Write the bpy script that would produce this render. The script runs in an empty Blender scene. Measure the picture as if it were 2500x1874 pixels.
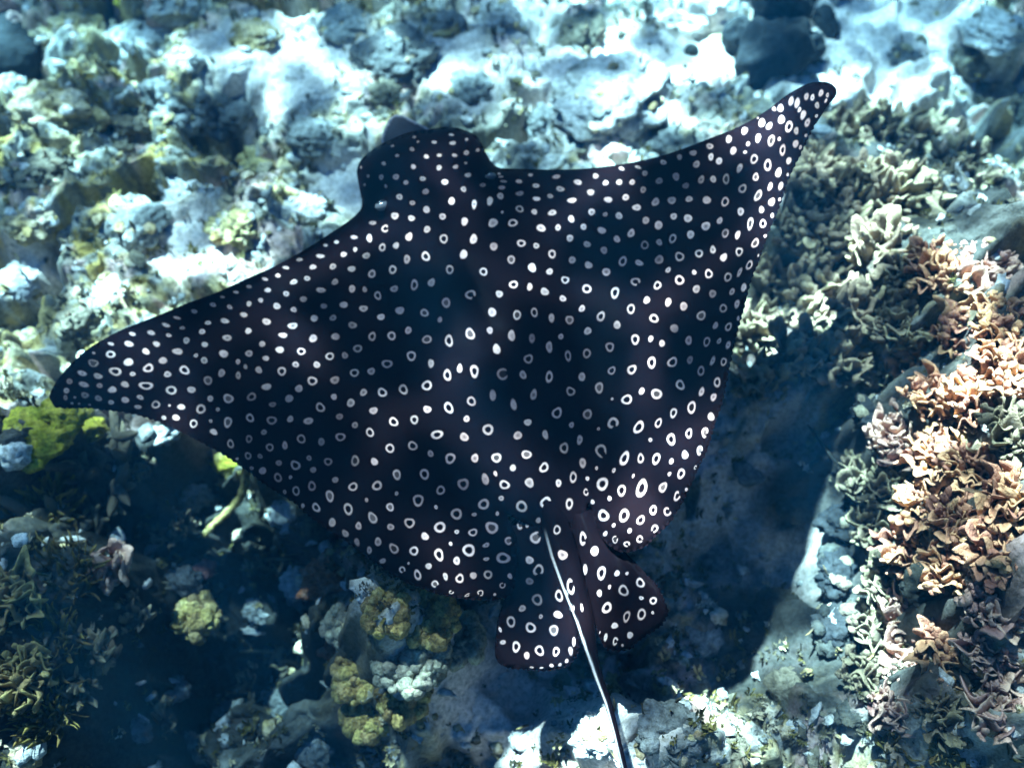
import bpy, bmesh, math, random
import numpy as np
from mathutils import Vector, Matrix, noise as mnoise
from mathutils.geometry import delaunay_2d_cdt

random.seed(7)
RNG = np.random.default_rng(11)
R = math.radians
S = bpy.context.scene
COL = S.collection

# ------------------------------------------------------------------ camera
W, H = 2500.0, 1874.0
CAMZ, TILT, HFOV = 2.10, R(28.0), R(55.0)
cam = bpy.data.cameras.new('camera')
cam.sensor_fit = 'HORIZONTAL'
cam.angle = HFOV
cam.clip_start, cam.clip_end = 0.05, 200.0
cam.dof.use_dof = True
cam.dof.focus_distance = 1.62
cam.dof.aperture_fstop = 2.0
cam_o = bpy.data.objects.new('camera', cam)
cam_o.location = (0, 0, CAMZ)
cam_o.rotation_euler = (TILT, 0, 0)
COL.objects.link(cam_o)
S.camera = cam_o

# ------------------------------------------------------------------ sky, sun, exposure
SUN_EL, SUN_AZ = R(60.0), R(-32.0)          # underwater sun: high, ahead of the diver and to the left
wd = bpy.data.worlds.new('World'); S.world = wd; wd.use_nodes = True
nt = wd.node_tree
sky = nt.nodes.new('ShaderNodeTexSky'); sky.sky_type = 'NISHITA'; sky.sun_disc = False
sky.sun_elevation = SUN_EL; sky.sun_rotation = SUN_AZ
sky.air_density = 1.0; sky.dust_density = 0.0; sky.ozone_density = 10.0; sky.altitude = 0.0
nt.links.new(sky.outputs[0], nt.nodes['Background'].inputs[0])
nt.nodes['Background'].inputs[1].default_value = 0.06
sun = bpy.data.lights.new('sun', 'SUN'); sun.energy = 5.0; sun.angle = R(1.5); sun.color = (1.0, 0.81, 0.76)
sun_o = bpy.data.objects.new('sun', sun); COL.objects.link(sun_o)
SUNV = Vector((math.sin(SUN_AZ) * math.cos(SUN_EL), math.cos(SUN_AZ) * math.cos(SUN_EL), math.sin(SUN_EL)))
sun_o.rotation_euler = SUNV.to_track_quat('Z', 'Y').to_euler()
sun_o.location = (0, 1, 6)
S.view_settings.view_transform = 'Standard'
S.view_settings.look = 'None'
S.view_settings.exposure = 1.68
S.view_settings.gamma = 1.0
S.render.engine = 'CYCLES'
S.cycles.use_denoising = True
S.cycles.max_bounces = 5
S.cycles.diffuse_bounces = 1
S.cycles.glossy_bounces = 2
S.cycles.volume_bounces = 0
S.cycles.transparent_max_bounces = 12
S.cycles.sample_clamp_indirect = 4.0

# ------------------------------------------------------------------ pixel helpers (2500 x 1874 photo pixels -> world)
_f = (W / 2) / math.tan(HFOV / 2)
def ray_dir(px, py):
    px = np.asarray(px, float); py = np.asarray(py, float)
    x = (px - W / 2) / _f; y = -(py - H / 2) / _f; z = -np.ones_like(x)
    c, s = math.cos(TILT), math.sin(TILT)
    return x, y * c - z * s, y * s + z * c
def hit(px, py, z):
    dx, dy, dz = ray_dir(px, py)
    t = (z - CAMZ) / dz
    return dx * t, dy * t

# ------------------------------------------------------------------ noise on arrays
def _h(ix, iy, seed):
    n = (ix.astype(np.int64) * 374761393 + iy.astype(np.int64) * 668265263 + seed * 982451653) & 0x7fffffff
    n = ((n ^ (n >> 13)) * 1274126177) & 0x7fffffff
    n = ((n ^ (n >> 11)) * 69069 + 12345) & 0x7fffffff
    n = n ^ (n >> 16)
    return (n & 0xffff) / 65535.0
def vnoise(x, y, seed=0):
    ix, iy = np.floor(x), np.floor(y)
    fx, fy = x - ix, y - iy
    fx = fx * fx * fx * (fx * (fx * 6 - 15) + 10); fy = fy * fy * fy * (fy * (fy * 6 - 15) + 10)
    a = _h(ix, iy, seed); b = _h(ix + 1, iy, seed); c = _h(ix, iy + 1, seed); d = _h(ix + 1, iy + 1, seed)
    return (a + (b - a) * fx) * (1 - fy) + (c + (d - c) * fx) * fy
def fbm(x, y, seed=0, octv=4, gain=0.5):
    s = np.zeros_like(x); a = 1.0; t = 0.0
    ca, sa = math.cos(0.6), math.sin(0.6)
    for i in range(octv):
        s += a * vnoise(x, y, seed + i * 17); t += a; a *= gain
        x, y = (x * ca - y * sa) * 2.03 + 3.1, (x * sa + y * ca) * 2.03 - 1.7
    return s / t
def worley(x, y, seed=0):
    ix, iy = np.floor(x), np.floor(y)
    d1 = np.full_like(x, 9.0); d2 = np.full_like(x, 9.0); idv = np.zeros_like(x)
    for ox in (-1, 0, 1):
        for oy in (-1, 0, 1):
            cx, cy = ix + ox, iy + oy
            qx = cx + _h(cx, cy, seed) ; qy = cy + _h(cx, cy, seed + 5)
            d = np.sqrt((x - qx) ** 2 + (y - qy) ** 2)
            idn = _h(cx, cy, seed + 9)
            m = d < d1
            d2 = np.where(m, d1, np.minimum(d2, d))
            idv = np.where(m, idn, idv)
            d1 = np.where(m, d, d1)
    return d1, d2, idv
def sstep(a, b, x):
    t = np.clip((x - a) / (b - a), 0, 1)
    return t * t * (3 - 2 * t)

# ------------------------------------------------------------------ materials
MATS = {}
def new_mat(name):
    m = bpy.data.materials.new(name); m.use_nodes = True
    t = m.node_tree; b = t.nodes['Principled BSDF']
    MATS[name] = m
    return m, t, b
def N(t, kind, **kw):
    n = t.nodes.new(kind)
    for k, v in kw.items(): setattr(n, k, v)
    return n
def ramp(t, stops):
    r = t.nodes.new('ShaderNodeValToRGB')
    e = r.color_ramp.elements
    while len(e) > 1: e.remove(e[-1])
    e[0].position = stops[0][0]; e[0].color = (*stops[0][1], 1)
    for p, c in stops[1:]:
        q = e.new(p); q.color = (*c, 1)
    return r
def bump(t, b, height, strength, dist):
    n = t.nodes.new('ShaderNodeBump'); n.inputs['Strength'].default_value = strength; n.inputs['Distance'].default_value = dist
    t.links.new(height, n.inputs['Height']); t.links.new(n.outputs[0], b.inputs['Normal'])
def crust(name, cols, scale=9.0, rough=0.85, fine=70.0, bdist=0.01, tip=None):
    """reef crust: three or four pigments in patches, fine grain, per-object tint; 'tip' is the pale growing edge of a branch"""
    m, t, b = new_mat(name)
    g = N(t, 'ShaderNodeNewGeometry')
    n1 = N(t, 'ShaderNodeTexNoise'); n1.inputs['Scale'].default_value = scale; n1.inputs['Detail'].default_value = 6; n1.inputs['Roughness'].default_value = 0.65
    t.links.new(g.outputs['Position'], n1.inputs['Vector'])
    k = len(cols)
    rp = ramp(t, [(0.30 + 0.40 * i / max(1, k - 1), c) for i, c in enumerate(cols)])
    t.links.new(n1.outputs[0], rp.inputs[0])
    n2 = N(t, 'ShaderNodeTexNoise'); n2.inputs['Scale'].default_value = fine; n2.inputs['Detail'].default_value = 4; n2.inputs['Roughness'].default_value = 0.7
    t.links.new(g.outputs['Position'], n2.inputs['Vector'])
    mx = N(t, 'ShaderNodeMix', data_type='RGBA', blend_type='MULTIPLY'); mx.inputs[0].default_value = 1.0
    r2 = ramp(t, [(0.32, (0.38, 0.36, 0.33)), (0.60, (1.25, 1.25, 1.25))])
    t.links.new(n2.outputs[0], r2.inputs[0])
    t.links.new(rp.outputs[0], mx.inputs[6]); t.links.new(r2.outputs[0], mx.inputs[7])
    out = mx.outputs[2]
    oi = N(t, 'ShaderNodeObjectInfo')
    if tip is not None:
        at = N(t, 'ShaderNodeAttribute', attribute_name='along')
        mt = N(t, 'ShaderNodeMix', data_type='RGBA')
        rr = ramp(t, [(0.45, (0, 0, 0)), (0.98, (1, 1, 1))])
        t.links.new(at.outputs['Fac'], rr.inputs[0]); t.links.new(rr.outputs[0], mt.inputs[0])
        t.links.new(out, mt.inputs[6]); mt.inputs[7].default_value = (*tip, 1)
        out = mt.outputs[2]
    hs = N(t, 'ShaderNodeHueSaturation')
    mr = N(t, 'ShaderNodeMapRange'); mr.inputs['To Min'].default_value = 0.7; mr.inputs['To Max'].default_value = 1.25
    t.links.new(oi.outputs['Random'], mr.inputs['Value']); t.links.new(mr.outputs[0], hs.inputs['Value'])
    mr2 = N(t, 'ShaderNodeMapRange'); mr2.inputs['To Min'].default_value = 0.485; mr2.inputs['To Max'].default_value = 0.515
    t.links.new(oi.outputs['Random'], mr2.inputs['Value']); t.links.new(mr2.outputs[0], hs.inputs['Hue'])
    t.links.new(out, hs.inputs['Color'])
    t.links.new(hs.outputs[0], b.inputs['Base Color'])
    b.inputs['Roughness'].default_value = rough
    b.inputs['Specular IOR Level'].default_value = 0.25
    ad = N(t, 'ShaderNodeMath', operation='ADD'); t.links.new(n2.outputs[0], ad.inputs[0]); t.links.new(n1.outputs[0], ad.inputs[1])
    bump(t, b, ad.outputs[0], 0.9, bdist)
    return m

# ------------------------------------------------------------------ object helpers
def tag(o, label=None, cat=None, group=None, kind=None):
    if label: o['label'] = label
    if cat: o['category'] = cat
    if group: o['group'] = group
    if kind: o['kind'] = kind
    return o
def link(name, mesh, parent=None, mat=None):
    o = bpy.data.objects.new(name, mesh); COL.objects.link(o)
    if parent is not None: o.parent = parent
    if mat is not None and not mesh.materials: mesh.materials.append(mat)
    return o
def mesh_np(name, verts, faces, smooth=True, mat=None):
    me = bpy.data.meshes.new(name)
    verts = np.asarray(verts, np.float32); faces = np.asarray(faces, np.int32)
    k = faces.shape[1]
    me.vertices.add(len(verts)); me.vertices.foreach_set('co', verts.ravel())
    me.loops.add(faces.size); me.loops.foreach_set('vertex_index', faces.ravel())
    me.polygons.add(len(faces)); me.polygons.foreach_set('loop_start', np.arange(0, faces.size, k, dtype=np.int32))
    me.polygons.foreach_set('use_smooth', np.full(len(faces), smooth))
    me.update(calc_edges=True)
    if mat is not None: me.materials.append(mat)
    return me
# ------------------------------------------------------------------ seabed
MACRO = [  # photo px of the feature, height in m, radius in m (x, y)
    (2080, 620, 0.16, 0.34, 0.42), (2440, 900, 0.40, 0.26, 0.45), (2470, 1400, 0.46, 0.24, 0.40), (2480, 1750, 0.40, 0.24, 0.3),
    (1900, 1350, -0.10, 0.22, 0.22), (2240, 1480, 0.16, 0.10, 0.14),
    (90, 1150, 0.20, 0.20, 0.16), (60, 1560, 0.32, 0.20, 0.30), (560, 1560, -0.22, 0.26, 0.28), (420, 1250, -0.10, 0.18, 0.15),
    (985, 1565, 0.30, 0.18, 0.13), (790, 1430, 0.26, 0.11, 0.09), (1480, 1800, 0.27, 0.17, 0.13), (1680, 1820, 0.16, 0.16, 0.10), (1230, 1700, -0.06, 0.14, 0.10),
    (20, 130, -0.18, 0.15, 0.12), (140, 285, 0.12, 0.16, 0.12), (420, 190, 0.08, 0.25, 0.12), (1480, 220, 0.09, 0.20, 0.12),
    (960, 30, -0.12, 0.12, 0.06), (520, 270, -0.08, 0.07, 0.10), (150, 345, -0.14, 0.16, 0.035), (260, 90, -0.14, 0.05, 0.10),
    (1320, 90, -0.10, 0.05, 0.12), (300, 520, 0.06, 0.3, 0.2), (620, 560, 0.06, 0.25, 0.15), (170, 800, 0.08, 0.25, 0.18),
    (1760, 60, -0.06, 0.10, 0.08), (2420, 250, -0.06, 0.10, 0.06), (1130, 150, 0.05, 0.2, 0.1),
]
SMOOTH = [  # sandy, flatter places: px, radius px
    (700, 180, 200), (1500, 230, 220), (2120, 100, 270), (2060, 260, 120), (1130, 230, 120), (1230, 1690, 180), (470, 640, 110), (560, 150, 90),
    (1240, 60, 120), (2250, 60, 200), (1720, 140, 160), (860, 470, 90), (60, 690, 90), (1900, 1300, 230), (1480, 1800, 120),
]
def axis_coords(lo, hi, step, outlo, outhi):
    c = list(np.arange(lo, hi + 1e-6, step))
    a = []; s = step; v = hi
    while v < outhi: s *= 1.09; v += s; a.append(v)
    b = []; s = step; v = lo
    while v > outlo: s *= 1.09; v -= s; b.append(v)
    return np.array(b[::-1] + c + a)
gx = axis_coords(-1.95, 1.95, 0.0052, -9, 9)
gy = axis_coords(-0.15, 2.95, 0.0052, -7, 11)
GX, GY = np.meshgrid(gx, gy)
def macro(x, y):
    z = 0.05 * (fbm(x * 0.9, y * 0.9, 3, 3) - 0.5) * 2
    for px, py, h, rx, ry in MACRO:
        cx, cy = hit(px, py, max(0.0, h * 0.6))
        z = z + h * np.exp(-((x - cx) / rx) ** 2 - ((y - cy) / ry) ** 2)
    return z
def sandmask(x, y):
    m = np.zeros_like(x)
    for px, py, r in SMOOTH:
        cx, cy = hit(px, py, 0.0); ex, _ = hit(px + r, py, 0.0)
        m = np.maximum(m, np.exp(-(((x - cx) ** 2 + (y - cy) ** 2) / (ex - cx) ** 2) ** 1.5))
    return m
wx = GX + 0.10 * (fbm(GX * 3.1, GY * 3.1, 21, 3) - 0.5) + 0.03 * (fbm(GX * 14, GY * 14, 22, 2) - 0.5)
wy = GY + 0.10 * (fbm(GX * 3.1, GY * 3.1, 31, 3) - 0.5) + 0.03 * (fbm(GX * 14, GY * 14, 32, 2) - 0.5)
SAND = np.clip(sandmask(wx, wy) * 1.15 - 0.35 * (fbm(GX * 6, GY * 6, 41, 3) - 0.35), 0, 1)
ROUGH = 1 - 0.70 * SAND
Z = macro(wx, wy)
rid = 1 - np.abs(2 * fbm(wx * 2.3, wy * 2.3, 51, 4) - 1)
Z -= 0.20 * sstep(0.80, 0.99, rid) * ROUGH
Z += 0.11 * (fbm(wx * 4.2, wy * 4.2, 53, 4) - 0.5) * ROUGH
def domes(f, seed, amp, lo=0.75):
    d1, d2, idv = worley(wx * f, wy * f, seed)
    return amp * (0.35 + 0.9 * idv) * np.sqrt(np.clip(1 - (d1 / lo) ** 2, 0, 1)) , idv
dm1, id1 = domes(7.5, 61, 0.055); dm2, id2 = domes(19, 62, 0.030); dm3, id3 = domes(44, 63, 0.015)
PATCH = sstep(0.36, 0.58, fbm(wx * 3.3, wy * 3.3, 71, 3))
Z += (dm1 * (0.3 + 0.7 * PATCH) + dm2 + dm3) * ROUGH
Z += 0.016 * (fbm(GX * 48, GY * 48, 73, 3) - 0.5) * (0.25 + 0.75 * ROUGH)
Z += 0.004 * (fbm(GX * 22, GY * 22, 74, 2) - 0.5)
# sideways push gives small overhangs instead of a pure height field
lat = 0.030 * ROUGH
VX = GX + lat * (fbm(GX * 11, GY * 11, 81, 3) - 0.5) * 2
VY = GY + lat * (fbm(GX * 11, GY * 11, 82, 3) - 0.5) * 2
# pigments: pale sand, limestone, turf algae, golden algae, coralline pink
sand = np.array([0.72, 0.60, 0.54]); lime = np.array([0.47, 0.44, 0.40]); turf = np.array([0.17, 0.155, 0.115]); gold = np.array([0.48, 0.32, 0.09]); pink = np.array([0.64, 0.40, 0.36])
def mixc(c, col, w): return c * (1 - w[..., None]) + col * w[..., None]
C = np.broadcast_to(lime, GX.shape + (3,)).copy()
C = mixc(C, turf, 0.85 * sstep(0.44, 0.60, fbm(GX * 7, GY * 7, 91, 5, 0.6)))
C = mixc(C, gold, 0.6 * sstep(0.55, 0.66, fbm(GX * 13, GY * 13, 92, 5, 0.62)))
lx, ly = hit(150, 550, 0.0); LEFT = np.exp(-((GX - lx) / 0.75) ** 2 - ((GY - ly) / 0.9) ** 2)
C = mixc(C, np.array([0.50, 0.33, 0.07]), 0.9 * LEFT * sstep(0.46, 0.58, fbm(GX * 17, GY * 17, 97, 4, 0.6)))
C = mixc(C, pink, 0.7 * sstep(0.58, 0.68, fbm(GX * 9, GY * 9, 93, 4)))
C = mixc(C, turf * 0.8, 0.8 * sstep(0.6, 0.9, id3) * ROUGH)
C = mixc(C, sand, np.clip(SAND * 1.3, 0, 1) * 0.9)
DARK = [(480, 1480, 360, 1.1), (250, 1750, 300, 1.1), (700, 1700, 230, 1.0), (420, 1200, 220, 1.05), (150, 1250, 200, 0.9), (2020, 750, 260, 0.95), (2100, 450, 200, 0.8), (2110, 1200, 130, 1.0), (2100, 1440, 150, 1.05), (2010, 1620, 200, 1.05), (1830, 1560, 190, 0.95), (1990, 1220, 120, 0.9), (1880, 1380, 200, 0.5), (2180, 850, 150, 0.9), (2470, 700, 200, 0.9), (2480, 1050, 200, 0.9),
        (2330, 1150, 220, 0.95), (2330, 750, 180, 0.95), (2380, 1600, 200, 0.7), (100, 1400, 200, 0.9)]     # shade painted as dark ground; dead-coral base under the olive thicket
shade_film = np.zeros_like(GX)
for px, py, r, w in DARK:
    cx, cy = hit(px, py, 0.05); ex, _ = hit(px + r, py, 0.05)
    shade_film = np.maximum(shade_film, w * np.exp(-(((wx - cx) ** 2 + (wy - cy) ** 2) / (ex - cx) ** 2) ** 2))
C = mixc(C, np.array([0.035, 0.035, 0.030]), np.clip(shade_film * (0.62 + 0.9 * fbm(GX * 8, GY * 8, 95, 4)), 0, 0.96))
ny, nx = GX.shape
idx = np.arange(nx * ny).reshape(ny, nx)
quads = np.stack([idx[:-1, :-1], idx[:-1, 1:], idx[1:, 1:], idx[1:, :-1]], -1).reshape(-1, 4)
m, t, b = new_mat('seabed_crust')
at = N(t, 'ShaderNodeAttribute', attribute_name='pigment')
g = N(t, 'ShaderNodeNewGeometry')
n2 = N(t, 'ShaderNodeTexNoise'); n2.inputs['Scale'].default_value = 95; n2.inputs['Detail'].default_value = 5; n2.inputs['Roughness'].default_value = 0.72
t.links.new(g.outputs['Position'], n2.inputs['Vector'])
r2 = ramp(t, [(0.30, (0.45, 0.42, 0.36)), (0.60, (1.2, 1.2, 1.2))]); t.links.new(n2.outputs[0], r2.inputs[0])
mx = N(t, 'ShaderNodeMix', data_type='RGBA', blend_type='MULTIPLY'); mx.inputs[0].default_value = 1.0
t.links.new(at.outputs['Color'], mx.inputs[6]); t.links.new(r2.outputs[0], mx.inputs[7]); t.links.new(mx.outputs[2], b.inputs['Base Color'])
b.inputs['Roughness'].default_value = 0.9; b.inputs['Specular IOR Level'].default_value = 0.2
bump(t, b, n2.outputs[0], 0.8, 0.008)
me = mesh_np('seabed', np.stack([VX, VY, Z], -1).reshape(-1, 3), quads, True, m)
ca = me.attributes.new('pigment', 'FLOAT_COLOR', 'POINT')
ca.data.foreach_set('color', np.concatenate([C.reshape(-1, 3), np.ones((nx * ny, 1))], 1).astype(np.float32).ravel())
tag(link('seabed', me), 'rugged limestone seabed with pale sand patches and algae crust', 'seabed', kind='structure')

def zat(x, y):
    i = int(np.clip(np.searchsorted(gx, x) - 1, 0, nx - 2)); j = int(np.clip(np.searchsorted(gy, y) - 1, 0, ny - 2))
    return float(Z[j, i])
def zlow(x, y, r=0.02):
    return sum(zat(x + a * r, y + b * r) for a in (-1, 0, 1) for b in (-1, 0, 1)) / 9
def ground(px, py):
    z = 0.0
    for k in range(10):
        x, y = hit(px, py, z); z = 0.5 * z + 0.5 * zlow(float(x), float(y))
    x, y = hit(px, py, z)
    return Vector((float(x), float(y), z))
def mpp(p):      # metres per photo pixel at a point
    c = Vector(p) - Vector((0, 0, CAMZ)); d = c.dot(Vector((0, math.sin(TILT), -math.cos(TILT))))
    return d / _f
# ------------------------------------------------------------------ the spotted ray
DISC = [(132,992),(127,983),(120,971),(125,953),(141,926),(163,899),(190,872),(218,849),(247,831),(294,806),(349,784),(405,762),(462,738),(518,718),
 (559,700),(600,681),(663,653),(727,619),(790,580),(847,542),(872,521),(882,507),(884,494),(881,478),(877,458),(873,438),(871,417),(876,399),(888,383),
 (911,364),(936,349),(981,329),(1015,320),(1049,316),(1083,310),(1117,312),(1139,319),(1162,331),(1175,349),(1187,374),(1200,395),(1216,408),(1241,411),
 (1297,413),(1358,414),(1437,411),(1517,401),(1596,385),(1659,366),(1722,342),(1786,317),(1833,294),(1880,264),(1921,232),(1971,205),(1996,200),(2016,200),
 (2032,206),(2042,218),(2043,228),(2037,240),(2021,258),(2005,283),(1989,308),(1976,333),(1967,353),(1951,385),(1937,412),(1924,442),(1910,485),(1898,520),
 (1885,548),(1868,592),(1852,640),(1833,687),(1820,741),(1803,798),(1792,846),(1782,893),(1773,941),(1767,970),(1754,1008),(1741,1049),(1732,1084),
 (1719,1115),(1700,1153),(1681,1198),(1659,1239),(1637,1274),(1605,1305),(1574,1334),(1542,1346),(1517,1346),(1494,1337),(1472,1315),(1453,1280),(1445,1245),
 (1440,1228),(1425,1252),(1402,1280),(1360,1296),(1318,1292),(1280,1276),(1252,1262),(1240,1256),(1250,1284),(1262,1313),(1263,1342),(1262,1376),(1259,1410),(1256,1433),
 (1245,1453),(1231,1459),(1217,1463),(1170,1464),(1122,1460),(1075,1452),(1037,1439),(996,1423),(958,1401),(917,1373),(885,1351),(853,1327),(822,1308),
 (790,1285),(758,1262),(720,1229),(679,1204),(641,1178),(600,1147),(538,1106),(491,1080),(437,1052),(380,1027),(317,1009),(269,1003),(222,997),(158,996)]
PELV_L = [(1262,1262),(1238,1300),(1236,1380),(1234,1440),(1228,1472),(1216,1507),(1210,1555),(1208,1590),(1214,1612),(1235,1628),(1279,1634),(1327,1637),(1365,1632),(1390,1623),(1409,1599),(1415,1577),(1410,1526),(1396,1453),(1376,1387),(1350,1300),(1310,1262)]
PELV_R = [(1395,1250),(1398,1330),(1415,1400),(1434,1470),(1450,1520),(1460,1548),(1475,1577),(1491,1587),(1517,1588),(1542,1582),(1564,1561),(1596,1539),(1621,1520),(1631,1495),(1624,1469),(1608,1431),(1580,1403),(1548,1368),(1529,1349),(1500,1320),(1466,1276),(1440,1236)]
SNOUT = [(932,349),(933,334),(939,313),(949,293),(960,283),(970,280),(988,284),(1017,299),(1044,313),(1060,340),(1010,372),(960,376)]
TAIL_C = [(1328,1185,10),(1340,1225,24),(1350,1262,33),(1361,1300,36),(1377,1357,37),(1402,1437,32),(1426,1513,24),(1442,1585,15.5),(1462,1652,11),(1485,1716,9),(1504,1788,8),(1524,1871,7.3),(1548,1975,6.5),(1580,2110,5.5),(1618,2250,4.5),(1660,2380,3)]
# every spot of the pelt: kind d = disc, r = ring, c = open ring; centre x, y, width, height in tile pixels
SP = {}
SP[(800,250,4.422)] = """d935,375,40,30 d975,425,30,25 d745,360,80,20 d700,470,40,25 d1150,430,60,40 d1335,350,70,25 d1350,440,75,50 d1500,400,40,35 d1620,515,45,45 d910,505,60,50 d750,575,50,40 d1065,585,60,55 d1205,572,60,45 d1370,572,65,45 d1497,545,65,60 d605,660,55,45 d360,700,22,32 d925,695,60,65 d1203,705,70,65 d1382,695,65,55 d1490,655,35,35 d437,795,38,36 d578,808,50,75 d737,805,75,75 d845,865,65,60 d398,890,25,40 d627,905,30,50 d1025,825,75,65 d1265,860,85,75 d1515,785,80,60 d1850,770,40,25 d1870,803,70,22 d1900,853,95,25 d1880,920,90,45 d1675,893,80,45 d1467,937,75,65 d1058,963,85,75 d775,1020,85,70 d915,1085,70,60 d1338,1065,80,95 d1582,1100,65,110 d1752,1065,80,105 d1865,1010,85,80 d2065,853,85,45 d2190,783,55,40 d2072,983,95,60 d1885,1185,35,35 r2072,1150,105,80 d725,1225,85,95 d1067,1157,85,90 d905,1250,80,80 d1240,1232,80,85 d1478,1285,90,95 d1785,1300,125,100 r1998,1300,125,90 d485,1300,90,50 c620,1362,80,100 d1073,1370,85,85 d285,1455,85,50 d450,1465,70,95 d95,1507,60,45 d878,1450,80,110 r1253,1472,95,125 d1575,1475,90,120 r2090,1520,105,95 d297,1587,55,55 r590,1565,80,105 d738,1545,70,90 d1793,1555,100,95"""
SP[(600,450,3.1586)] = """d615,470,45,25 d700,445,40,25 d832,408,60,40 d843,503,40,40 d575,553,70,38 d755,540,60,42 d415,580,60,30 d930,550,65,60 d310,642,60,30 d518,637,65,42 d672,633,62,52 d817,652,66,58 r973,690,66,76 r1133,657,72,76 d1243,577,60,76 r1388,555,76,86 d1680,540,68,80 r1573,657,72,80 r1833,673,76,72 r2047,580,74,74 d148,730,55,30 d248,703,50,35 d370,752,66,45 d473,725,55,45 d688,752,60,56 d820,805,60,66 d917,810,40,55 r1018,857,66,74 d1145,805,66,62 r1300,775,66,96 d1432,757,58,80 d580,815,80,50 d312,843,60,45 d170,815,60,42 d25,788,50,30 d115,893,50,40 d445,885,60,58 d240,938,64,60 d370,965,58,45 d602,938,58,48 d755,928,72,58 d908,957,70,60 d1043,1022,64,60 d1188,972,74,74 r1378,990,76,72 d1497,1043,42,54 r1545,912,80,90 c1733,850,92,88 d1955,845,58,70 r2065,772,78,72 d2190,790,50,66 d1900,985,70,84 r2092,1007,68,94 d25,920,50,46 d160,1058,74,60 d362,1090,80,60 d528,1032,68,58 d673,1028,60,54 d823,1085,74,62 r1125,1167,78,76 r975,1172,62,88 d1253,1125,60,66 r1397,1195,88,74 r1567,1205,76,106 r1730,1152,84,104 d1882,1125,60,60 d2050,1165,66,96 d1935,1270,68,92 d20,1130,60,52 d287,1163,70,48 d520,1187,72,68 d692,1173,78,60 r863,1265,80,72 d127,1230,58,52 d262,1275,72,62 r428,1287,72,68 r648,1325,76,72 d765,1318,54,62 r1277,1322,90,82 r1090,1383,92,80 d1428,1380,48,86 d25,1303,64,62 d155,1340,60,48 d385,1388,62,52 d548,1390,60,62 d100,1430,62,62 r278,1440,84,76 r838,1452,78,74 d968,1440,62,68 r1555,1470,68,112 d1650,1418,46,80 r1763,1440,84,110 c1980,1462,95,115 d2138,1468,62,74 r2180,1345,76,92 r513,1515,84,86 d687,1508,92,60 d908,1603,66,62 r1053,1603,80,86 r1215,1580,84,90 r1397,1550,90,92 d160,1560,84,62 d410,1573,66,68 r45,1637,84,74 d335,1650,76,66 d680,1637,60,52 d1905,1625,58,100"""
SP[(1650,150,4.422)] = """d1567,342,60,90 d1637,365,40,60 d1620,425,30,60 d1475,390,50,86 d1410,380,60,90 d1525,475,60,82 d1245,430,60,120 d1310,450,66,130 d1335,522,44,66 d1375,578,72,112 d1130,505,72,96 d1060,512,54,60 d1140,628,78,112 r1222,705,92,140 d1420,662,60,120 d1518,590,34,50 d928,663,76,112 d1008,697,66,100 d885,612,44,46 d1300,750,64,92 d1405,800,60,100 r1030,855,86,140 d1117,838,36,54 d888,828,70,104 d742,750,66,106 d780,890,50,56 d748,980,50,44 r1153,957,74,140 d1293,890,66,106 d1345,928,38,54 r845,1055,96,122 r992,1120,92,150 d620,965,70,106 d572,840,66,102 d1220,1072,60,96 d688,1153,70,116 d1108,1200,72,124 d1208,1222,40,66 r862,1248,72,106 d1018,1350,58,100 d1133,1345,60,102 r720,1373,94,124 r888,1447,84,146 d1035,1517,76,112 r532,1515,96,120 r543,1270,84,132 d925,1600,60,92 d700,1620,86,96 d1120,1488,38,52"""
SP[(1200,0,3.1586)] = """d318,1347,66,26 d500,1363,70,36 d665,1405,76,44 d803,1357,56,42 d1003,1300,52,32 d1130,1290,60,25 d343,1432,66,36 d530,1457,68,50 d213,1398,60,34 d213,1490,66,42 d347,1533,64,40 d453,1512,52,42 d620,1545,74,48 d765,1483,70,50 d880,1410,52,44 d985,1405,52,50 d1085,1405,50,50 d1183,1337,52,46 d1325,1252,52,46 d1170,1463,56,54 d1293,1395,64,58 d1423,1362,66,66 d1450,1212,50,48 d1555,1180,60,54 d1683,1128,62,54 d1832,1073,62,74 d1950,1010,56,78 d1580,1267,56,68 d1692,1210,50,62 d1755,1242,56,66 d1863,1163,50,72 d1498,1432,58,58 d1617,1385,50,78 d1710,1382,56,62 r1808,1380,62,96 d900,1540,70,54 d1035,1522,60,58 d1120,1600,74,58 d1265,1557,64,74 d1390,1545,68,72 d1523,1535,66,52 d1660,1543,78,66 r1800,1553,74,90 r1935,1450,74,90 d215,1612,80,60 d330,1633,56,46 d468,1640,74,50 d772,1635,64,58 d1980,1107,38,40 d1955,1172,38,34 r2025,1228,76,96"""
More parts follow.
